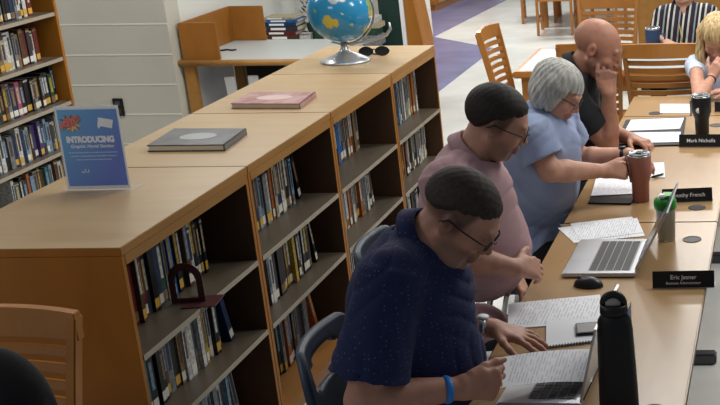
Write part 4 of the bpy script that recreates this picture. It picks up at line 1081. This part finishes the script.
        for q in 'RL':
            a_ = P_['a'+q]; fo = nrm(fwd*V3(1, 1, 0)); bs = V3(a_[0], a_[1], .045)
            f.cap(bs-fo*.03, bs+fo*.16, .042, .034, .02); f.cap(bs, a_, .04, .045, .02)
        f.g = np.maximum(f.g, np.broadcast_to((.003-(f.lo[2]+np.arange(f.g.shape[2])*f.res))[None, None, :], f.g.shape).astype(np.float32))
        f.mesh('shoes', M['shoe'], t, 1)
    return t, c, B, s

def AY(u, v, y): return np.array(atY(u, v, y))
def cloth(name, col, col2=None, sc=18, dots=None, b=(35, .35, .004), rough=.85):
    m = mat(name, col, rough, noise=(sc, col2) if col2 else None, bump=b)
    if dots:
        N, L, bs = nodes(m); tc = N.new('ShaderNodeTexCoord'); vo = N.new('ShaderNodeTexVoronoi'); vo.inputs['Scale'].default_value = dots[0]; vo.inputs['Randomness'].default_value = .35
        L.new(tc.outputs['Object'], vo.inputs['Vector']); lt = N.new('ShaderNodeMath'); lt.operation = 'LESS_THAN'; lt.inputs[1].default_value = dots[1]; L.new(vo.outputs['Distance'], lt.inputs[0])
        mx = N.new('ShaderNodeMix'); mx.data_type = 'RGBA'; L.new(lt.outputs[0], mx.inputs[0]); mx.inputs[6].default_value = hexc(col); mx.inputs[7].default_value = hexc(dots[2]); L.new(mx.outputs[2], bs.inputs['Base Color'])
    return m
def watch(name, w, e, off, m_band, m_face, parent, r=.033, face=True, up=(0, 0, 1)):
    w = np.array(w, float); e = np.array(e, float); d = nrm(w-e); c = w-d*off; x = nrm(np.cross(d, up)); z = np.cross(x, d)
    bm = bmesh.new(); bm_tube(bm, [Vector(c+(x*math.cos(a)+z*math.sin(a)*.88)*r) for a in [2*math.pi*k/28 for k in range(28)]], .0045, 8, True)
    for v in bm.verts:      # widen the strap along the arm
        q = (np.array(v.co)-c)@d; v.co = Vector(np.array(v.co)+d*q*1.1)
    o = obj(name, bm, m_band, parent)
    if face:
        fc = c+z*(r*.88+.004)
        lathe('watch_face', [(.002, -.004), (.016, -.004), (.017, 0), (.016, .005), (.002, .005)], m_face, o, 24, T=frame(fc, x, d, z))
    return o

# ---- man in navy, nearest
y1 = 3.03
hc = AY(452, 228, y1-.078)+V3(.0, .085, .0)
J = dict(head=hc, hf=(math.cos(R(42)), -.06, -math.sin(R(42))), hu=(.5, 0, 1), hs=1.03, neck=AY(409, 243, y1)+V3(.01, 0, -.02), chest=AY(412, 300, y1), belly=AY(415, 362, y1), pelvis=V3(-1.10, y1, .55),
         sR=AY(390, 278, y1-.185), sL=AY(390, 278, y1-.185)+V3(.03, .375, -.01), eR=AY(364, 400, y1-.27), wR=AY(460, 388, 2.885), eL=V3(-1.14, 3.36, .86), wL=AY(492, 328, 3.42),
         hR=dict(d=(.8, .45, -.12), t=(-.15, .35, 1), n=(-.4, .75, -.1), c=[[50, 60, 30], [55, 60, 35], [58, 60, 35], [60, 60, 40]], th=(.85, .35, .3)),
         hL=dict(d=(.93, -.12, -.22), t=(.1, -1, .05), n=(0, 0, -1), c=[12, 10, 10, 14], sp=1.6, th=(.6, .7, .1)),
         kR=V3(-.66, y1-.15, .53), kL=V3(-.66, y1+.15, .53), aR=V3(-.70, y1-.15, .11), aL=V3(-.70, y1+.15, .11), chest_r=(.19, .145, .18), belly_r=(.165, .175, .17), arm=1.08,
         skin='b98872', stubble='6a5248', fade='3d2f27', fat=1, neck_r=1.15, shirt=cloth('navy_polo', '17214a', dots=(85, .15, '4c5f96')), sleeve=.80, flare=.032, loose=.012, res=.0032, cres=.0045, puff=.005, hand_s=1.05, sh=1.02, jaw=1.05)
t, c, B, s = person('person', 'man in navy dotted short-sleeved shirt reading a held paper at the nearest table', J)
hair_short(c, B, s, 'hair', mat('hair_dark_brown', '2a211b', .7, noise=(90, '3a2f27'), bump=(260, .5, .002)), t, .0065, .056, zs=[-.02, -.005, .015, .036, .036, .048, .050, .062, .068])
glasses(c, B, s, M['black'], t)
watch('wrist_watch', J['wL'], J['eL'], .028, M['chrome'], M['white'], t, .034)
watch('wristband', J['wR'], J['eR'], .035, M['band'], M['band'], t, .036, False)
# ---- man in pink
y2 = 3.92
hc = AY(489, 128, y2-.075)+V3(.01, .078, 0)
J2 = dict(head=hc, hf=(math.cos(R(30)), .18, -math.sin(R(30))), hu=(.5, 0, 1), hs=1.0, neck=AY(466, 156, y2)+V3(0, 0, -.02), chest=AY(468, 205, y2), belly=AY(482, 250, y2), pelvis=V3(-1.12, y2, .55),
          sR=AY(445, 183, y2-.19), sL=AY(445, 183, y2-.19)+V3(.02, .385, 0), eR=AY(464, 256, y2-.25), wR=AY(515, 268, y2-.19), eL=V3(-1.12, y2+.24, .80), wL=V3(-.975, y2+.12, .735),
          hR=dict(d=(.6, .75, -.3), t=(0, .5, 1), n=(-.5, .5, -.6), c=[30, 32, 34, 36]), hL=dict(d=(.5, -.7, -.3), t=(0, -.5, 1), n=(-.2, -.5, -.6), c=[30, 32, 34, 36]),
          kR=V3(-.66, y2-.15, .53), kL=V3(-.66, y2+.15, .53), aR=V3(-.70, y2-.15, .11), aL=V3(-.70, y2+.15, .11), chest_r=(.18, .14, .18), belly_r=(.17, .15, .16), arm=1.0,
          skin='c49580', stubble='54443c', fade='33271f', fat=0, neck_r=1.05, shirt=cloth('dusty_pink_polo', 'b9979a', 'ae8c90', 6), sleeve=.62, flare=.02, res=.0038, cres=.005, puff=.005, hem=.10)
t, c, B, s = person('person', 'man in dusty pink polo shirt and glasses seated behind the man in navy', J2)
hair_short(c, B, s, 'hair', mat('hair_near_black', '1c1613', .65, noise=(70, '2a211c'), bump=(260, .5, .002)), t, .009, .058)
glasses(c, B, s, M['black'], t)
# ---- grey-haired woman
y3 = 4.90
hc = AY(558, 92, y3)
J3 = dict(head=hc, hf=(math.cos(R(34)), -.12, -math.sin(R(34))), hu=(.5, 0, 1), hs=.97, neck=AY(541, 121, y3), chest=AY(541, 150, y3), belly=AY(543, 185, y3), pelvis=V3(-1.10, y3, .56),
          sR=AY(531, 134, y3-.17), sL=AY(531, 134, y3-.17)+V3(.05, .34, 0), eR=AY(550, 171, y3-.20), wR=AY(604, 171, y3-.02), eL=AY(590, 159, y3+.22)+V3(-.05, 0, .0), wL=AY(628, 154, y3+.19),
          hR=dict(d=(.95, .25, -.05), t=(0, .4, 1), n=(-.1, .9, -.4), c=[38, 45, 50, 52], th=(.8, .4, .2)), hL=dict(d=(.9, -.25, -.2), t=(-.1, -.9, .5), n=(0, -.3, -1), c=[28, 30, 32, 36]),
          kR=V3(-.68, y3-.14, .54), kL=V3(-.68, y3+.14, .54), aR=V3(-.72, y3-.14, .11), aL=V3(-.72, y3+.14, .11), chest_r=(.18, .15, .16), belly_r=(.17, .135, .16), arm=1.05,
          skin='c6967f', neck_r=.98, brow='8a7a6c', shirt=cloth('light_blue_denim', '98a6c4', '8896b6', 9), shirt_name='shirt', sleeve=.66, flare=.020, loose=.012, res=.004, cres=.005, puff=.0035, hem=-.015, hand_s=.92)
t, c, B, s = person('person', 'grey-haired woman in light blue short-sleeved shirt holding a pen over papers', J3)
def bob(c, B, s, name, m, parent, low=-.085, wid=.090, back=-.03, fringe=.045, res=.0035, long=None):
    f = Field(c-.34, c+.34, res); L = lambda x, y, z: c+(B[0]*x+B[1]*y+B[2]*z)*s
    f.ell(L(0, -.022, .038), V3(.090, .112, .096)*s, B, .02)
    for q in (-1, 1):
        f.cap(L(q*.062, -.030, .02), L(q*.070, -.035, low+.03), .040*s, .034*s, .03)
        f.cap(L(q*.070, .018, .03), L(q*.076, .012, low+.03), .022*s, .018*s, .02)
    f.ell(L(0, -.060, low+.065), V3(wid, .058, .068)*s, B, .03)
    if long:
        for q in (-1, 1): f.cap(L(q*.066, -.01, -.04), L(q*.085, .0, long), .034*s, .024*s, .03)
        f.cap(L(0, -.06, -.04), L(0, -.075, long), .06*s, .05*s, .04)
    if long:
        dn = V3(0, 0, -1)
        for q in (-1, 1):
            a0_ = L(q*.074, -.02, .03); a1_ = a0_+dn*.13+B[0]*q*.012*s; f.cap(a0_, a1_, .036*s, .032*s, .03); f.cap(a1_, a1_+dn*.11+V3(0, -.015, 0), .032*s, .018*s, .03)
    f.fn(c, B, .34, lambda x, y, z: -np.maximum(-(y/s-.030+.35*np.maximum(0, z/s-.02)), np.maximum(z/s-fringe-.25*np.maximum(0, -y/s+.09)*0, np.abs(x/s)-.066))*s)
    n0 = f.g.shape; X_ = (f.lo[0]+np.arange(n0[0])*f.res-c[0])[:, None, None]; Y_ = (f.lo[1]+np.arange(n0[1])*f.res-c[1])[None, :, None]; Z_ = (f.lo[2]+np.arange(n0[2])*f.res-c[2])[None, None, :]
    lx = X_*B[0][0]+Y_*B[0][1]+Z_*B[0][2]; ly = X_*B[1][0]+Y_*B[1][1]+Z_*B[1][2]; lz = X_*B[2][0]+Y_*B[2][1]+Z_*B[2][2]
    an = np.arctan2(lx, ly+.02); f.g += (.0016*np.sin(an*26+lz*16)+.001*np.sin(an*47-lz*25)).astype(np.float32)
    return f.mesh(name, m, parent, 1)[0]
def hair_mat(name, a, b_):
    m = mat(name, a, .5, spec=.4); N, L, bs = nodes(m); tc = N.new('ShaderNodeTexCoord'); mp = N.new('ShaderNodeMapping'); mp.inputs['Scale'].default_value = (70, 70, 9)
    L.new(tc.outputs['Object'], mp.inputs[0]); nz = N.new('ShaderNodeTexNoise'); nz.inputs['Scale'].default_value = 1; nz.inputs['Detail'].default_value = 3; L.new(mp.outputs[0], nz.inputs['Vector'])
    rp = N.new('ShaderNodeValToRGB'); rp.color_ramp.elements[0].position = .35; rp.color_ramp.elements[1].position = .62; rp.color_ramp.elements[0].color = hexc(b_); rp.color_ramp.elements[1].color = hexc(a)
    L.new(nz.outputs[0], rp.inputs[0]); L.new(rp.outputs[0], bs.inputs['Base Color'])
    bp = N.new('ShaderNodeBump'); bp.inputs['Strength'].default_value = .6; bp.inputs['Distance'].default_value = .004; L.new(nz.outputs[0], bp.inputs['Height']); L.new(bp.outputs[0], bs.inputs['Normal'])
    return m
bob(c, B, s, 'hair', hair_mat('hair_grey', 'c2c2bb', '9a9b95'), t)
glasses(c, B, s, M['black'], t, 'thin')
watch('wrist_watch', J3['wL'], J3['eL'], .02, M['black'], M['black'], t, .03)
pn = tube('ballpoint_pen', [Vector(J3['wR'])+Vector((.088, .025, .055)), Vector(J3['wR'])+Vector((.105, .02, -.055))], .0035, M['bookend'])
tag(pn, 'thin dark red pen held upright in the hand of the grey-haired woman', 'pen')
# ---- bald man in black
y4 = 5.80
hc = AY(598, 49, y4)
J4 = dict(head=hc, hf=(math.cos(R(26)), -.10, -math.sin(R(26))), hu=(.5, 0, 1), hs=1.16, neck=AY(572, 74, y4), chest=AY(567, 100, y4), belly=AY(570, 128, y4)+V3(-.02, 0, 0), pelvis=V3(-1.15, y4, .55),
          sR=AY(566, 97, y4-.19), sL=AY(566, 97, y4-.19)+V3(.02, .38, 0), eR=V3(-.885, y4-.09, .79), wR=AY(609, 94, y4-.145), eL=V3(-1.0, y4+.24, .80), wL=V3(-.80, y4+.08, .775),
          hR=dict(d=(-.08, .25, 1), t=(-1, -.1, .1), n=(-.25, 1, -.2), c=[[70, 80, 40], [72, 80, 40], [74, 80, 40], [76, 80, 45]], th=(.9, .15, .35)),
          hL=dict(d=(.75, -.6, -.05), t=(-.4, -.6, .6), n=(0, -.2, -1), c=[25, 25, 28, 30]),
          kR=V3(-.68, y4-.16, .53), kL=V3(-.68, y4+.16, .53), aR=V3(-.72, y4-.16, .11), aL=V3(-.72, y4+.16, .11), chest_r=(.19, .14, .18), belly_r=(.17, .15, .16), arm=1.15,
          skin='a97862', stubble='6e5044', neck_r=1.12, shirt=cloth('black_polo', '0f1116', '14171d', 14), sleeve=.62, flare=.015, res=.004, cres=.006, puff=.005, hand_s=1.12)
t, c, B, s = person('person', 'bald man in black polo shirt resting his chin on his fist', J4)
# ---- person in striped blouse, head above the frame
y5 = 8.98
J5 = dict(head=AY(683, -16, y5)+V3(0, -.05, 0), hf=(-.1, -.95, -.25), hu=(0, 0, 1), hs=1.0, neck=AY(684, 10, y5), chest=AY(685, 28, y5), belly=AY(686, 52, y5), pelvis=V3(-.80, y5+.05, .55),
          sR=AY(664, 16, y5), sL=AY(708, 14, y5), eR=AY(655, 40, y5-.06), eL=AY(715, 42, y5-.1), wR=V3(-.88, y5-.40, .775), wL=V3(-.55, y5-.38, .775),
          hR=dict(d=(.3, -.9, 0), t=(.9, .3, .2), n=(0, 0, -1), c=[20, 20, 22, 24]), hL=dict(d=(-.3, -.9, 0), t=(-.9, .3, .2), n=(0, 0, -1), c=[20, 20, 22, 24]),
          chest_r=(.17, .12, .16), belly_r=(.16, .13, .15), skin='c59680', res=.006, cres=.007, sleeve=.95, flare=.015, puff=.005, vneck=1, shirt_name='blouse', kR=V3(-.95, y5-.4, .5), kL=V3(-.65, y5-.4, .5), aR=V3(-.95, y5-.42, .11), aL=V3(-.65, y5-.42, .11))
ms = cloth('striped_fabric', '2a2733'); N, L, bs = nodes(ms); tc = N.new('ShaderNodeTexCoord'); sp = N.new('ShaderNodeSeparateXYZ')
mp = N.new('ShaderNodeMapping'); mp.inputs['Rotation'].default_value = (0, R(-8), 0); L.new(tc.outputs['Object'], mp.inputs[0]); L.new(mp.outputs[0], sp.inputs[0])
mu = N.new('ShaderNodeMath'); mu.operation = 'MULTIPLY'; mu.inputs[1].default_value = 9.0; L.new(sp.outputs[0], mu.inputs[0]); fr = N.new('ShaderNodeMath'); fr.operation = 'FRACT'; L.new(mu.outputs[0], fr.inputs[0])
rp = N.new('ShaderNodeValToRGB'); rp.color_ramp.interpolation = 'CONSTANT'; el = rp.color_ramp.elements; el[0].color = hexc('1b1a24'); el[1].position = .22; el[1].color = hexc('b9c4c2')
for p_, c_ in ((.34, '3a1f2c'), (.5, '20222e'), (.62, '8b9aa0'), (.72, '1a1b26'), (.88, 'd4cfc8')): n_ = el.new(p_); n_.color = hexc(c_)
L.new(fr.outputs[0], rp.inputs[0]); L.new(rp.outputs[0], bs.inputs['Base Color']); J5['shirt'] = ms
t, c, B, s = person('person', 'person in black, white and maroon striped blouse behind the navy mug', J5)
bob(c, B, s, 'hair', hair_mat('hair_brown', '5b4332', '3e2c20'), t, res=.006)
lan = tube('lanyard', [Vector(J5['neck'])+Vector((-.05, -.07, .02)), Vector(J5['chest'])+Vector((-.02, -.15, 0)), Vector(J5['chest'])+Vector((-.01, -.155, -.10))], .004, M['stickery'], t)
# ---- blonde woman at the right edge, hand at her face
y6 = 7.25
J6 = dict(head=AY(717, 38, y6), hf=(-.05, -.75, -.62), hu=(0, 0, 1), hs=1.08, neck=AY(716, 62, y6+.06), chest=AY(716, 82, y6+.08), belly=AY(716, 108, y6+.10), pelvis=V3(-.41, y6+.13, .56),
          sR=AY(696, 66, y6+.05), sL=AY(739, 66, y6+.05), eR=np.array(atZ(699, 98, .785)), wR=AY(712, 78, y6-.20), eL=V3(-.20, y6-.26, .785), wL=V3(-.36, y6-.36, .79),
          hR=dict(d=(.45, .15, .85), t=(-.1, .9, .1), n=(.2, .95, -.1), c=[30, 30, 35, 40]), hL=dict(d=(-.9, -.2, 0), t=(0, -.9, .4), n=(0, 0, -1), c=[20, 20, 20, 20]),
          chest_r=(.15, .115, .15), belly_r=(.14, .12, .15), skin='bd8e78', res=.0045, cres=.006, sleeve=.26, flare=.004, loose=.006, puff=.003, shirt=cloth('pale_blue_white_top', 'c9d3e6', 'b4c0da', 5), shirt_name='blouse', arm=.88, build=.95, hand_s=.9, brow='8c6f4a', lips='b0605a',
          kR=V3(-.55, y6-.35, .5), kL=V3(-.30, y6-.35, .5), aR=V3(-.55, y6-.38, .11), aL=V3(-.30, y6-.38, .11), collar=0)
t, c, B, s = person('person', 'blonde woman in pale sleeveless top with her hand at her face, right edge', J6)
bob(c, B, s, 'hair', hair_mat('hair_blonde', 'c9b184', '94794e'), t, wid=.08, long=-.24, res=.0045)
watch('bracelet', J6['wR'], J6['eR'], .03, M['bookend'], M['bookend'], t, .028, False)
bc = dup(ch0, (-.41, 7.26, 0), R(180), 'low wooden slat-back chair hidden under the blonde woman at the right edge', G); bc.scale = (.85, 1, .8)
o = box('upright_notebook', (-.02, -.004, 0), (.18, .004, .14), mat('grey_lilac_cover', '6c6c86', .5), None, .002, T=TR(-.36, 6.80, .741, R(6)))
tag(o, 'grey lilac notebook standing upright before the blonde woman', 'notebook')

def placket(pts, m, parent, w=.012):
    bm = bmesh.new(); bm_tube(bm, pts, w*.35, 6); return obj('placket', bm, m, parent)
# blue plastic chairs under the seated people
def shell_chair(label, m, loc, rz):
    t = thing('plastic_chair', label, 'chair', loc, rz, 'moulded plastic chairs along the meeting tables')
    bm = bmesh.new(); nu, nv = 24, 30; grid = {}
    def P(u, v):         # u -1..1 across, v 0..1 up the back; back plane at y=-.2
        w = .235*(1-.25*max(0, v-.75)**1.2*2.2-.06*v); z = .47+.47*v; return Vector((u*w, -.20-.10*v-.05*(1-u*u)*1.0, z))
    for i in range(nu+1):
        for j in range(nv+1):
            u = -1+2*i/nu; v = j/nv
            if v > .8: u *= math.sqrt(max(0.02, 1-((v-.8)/.215)**2*.55))
            grid[i, j] = bm.verts.new(P(u, v))
    for i in range(nu):
        for j in range(nv):
            u = -1+2*(i+.5)/nu; v = (j+.5)/nv
            if (u/.62)**2+((v-.80)/.11)**2 < 1: continue
            bm.faces.new((grid[i, j], grid[i+1, j], grid[i+1, j+1], grid[i, j+1]))
    o = obj('backrest', bm, m, t, smooth=True); md = o.modifiers.new('thick', 'SOLIDIFY'); md.thickness = .022; md.offset = 0
    bm = bmesh.new(); pts = []
    for k in range(32):
        a = 2*math.pi*k/32; pts.append((.235*math.copysign(abs(math.cos(a))**.5, math.cos(a)), .01+.215*math.copysign(abs(math.sin(a))**.5, math.sin(a))))
    bm_poly(bm, pts, .435, .455); obj('seat', bm, m, t, .004)
    for sx in (-1, 1):
        tube('leg', [(sx*.19, .15, .434), (sx*.235, .21, .008)], .012, M['chrome'], t); tube('leg', [(sx*.19, -.14, .434), (sx*.235, -.24, .008)], .012, M['chrome'], t)
        tube('support', [(sx*.17, -.12, .44), (sx*.19, -.215, .47), (sx*.19, -.24, .58)], .012, M['chrome'], t)
    return t
pc = shell_chair('slate blue plastic chair with hand hole behind the man in navy', M['bluechair'], (-.985, y1+.10, 0), R(-90))
dup(pc, (-1.10, y2, 0), R(-90), 'slate blue plastic chair under the man in the pink polo')
dup(pc, (-1.10, y3, 0), R(-90), 'slate blue plastic chair under the grey-haired woman')
dup(pc, (-1.12, y4, 0), R(-90), 'slate blue plastic chair under the bald man')
# paper held by the man in navy over his laptop
hq = [atZ(499, 388, .80), atZ(592, 382, .775), atZ(596, 349, .79), atZ(496, 358, .835)]
bm = bmesh.new(); n_ = 10
for k in range(n_+1):
    f_ = k/n_; a = hq[0].lerp(hq[1], f_); b_ = hq[3].lerp(hq[2], f_); bend = Vector((0, 0, .008*math.sin(math.pi*f_)))
    bm.verts.new(a+bend); bm.verts.new(b_+bend)
bm.verts.ensure_lookup_table()
for k in range(n_): bm.faces.new((bm.verts[2*k], bm.verts[2*k+2], bm.verts[2*k+3], bm.verts[2*k+1]))
o = obj('held_paper', bm, M['paper'], None, smooth=True); tag(o, 'printed sheet held by the man in navy above his laptop keyboard', 'paper')
# black bag on the near wooden chair
f = Field(V3(-2.6, 2.7, .45), V3(-1.9, 3.2, 1.1), .008)
f.ell((-2.03, 2.85, .83), (.135, .09, .195), None, .03); f.ell((-2.06, 2.85, .62), (.15, .11, .165), None, .04)
bo, _ = f.mesh('bag', M['bagblack'], None, 2)
tag(bo, 'soft black bag standing on the seat of the near wooden chair', 'bag')

#PEOPLE-END#

# ------------------------------------------------------------------ lights
def area(name, loc, size, energy, rot=(0, 0, 0), col=(1, .97, .92), sy=None):
    l = bpy.data.lights.new(name, 'AREA'); l.energy = energy; l.size = size; l.color = col
    if sy: l.shape = 'RECTANGLE'; l.size_y = sy
    o = bpy.data.objects.new(name, l); COL.objects.link(o); o.location = loc; o.rotation_euler = rot; return o
for (x, y, e) in ((-3.2, 7.2, 50), (-.6, 7.0, 52), (-5.2, 6.2, 28), (-3.4, 10.5, 65), (-.6, 10.2, 75), (-3.2, 14, 120), (0, 14, 110), (1.8, 8, 40)):
    area('ceiling_or_fill_light', (x, y, 2.95), 1.2, e, sy=.6)
area('ceiling_or_fill_light', (-3.4, 2.2, 2.9), 1.2, 17, (R(18), 0, 0), sy=.6)  # fill added on the camera side to brighten poster and end panel
area('ceiling_or_fill_light', (.9, 5.2, 2.95), 1.2, 45, (0, R(12), 0), sy=.6)  # fill added at the right to light the faces turned that way
area('ceiling_or_fill_light', (-1.6, 5.0, 2.95), 1.2, 16, sy=.6)  # weak fill added above the seated people
w = bpy.data.worlds.new('world'); SC.world = w; w.use_nodes = True
w.node_tree.nodes['Background'].inputs[0].default_value = (.86, .90, 1, 1); w.node_tree.nodes['Background'].inputs[1].default_value = .16
SC.view_settings.view_transform = 'Standard'
SC.view_settings.look = 'None'
SC.view_settings.exposure = 0
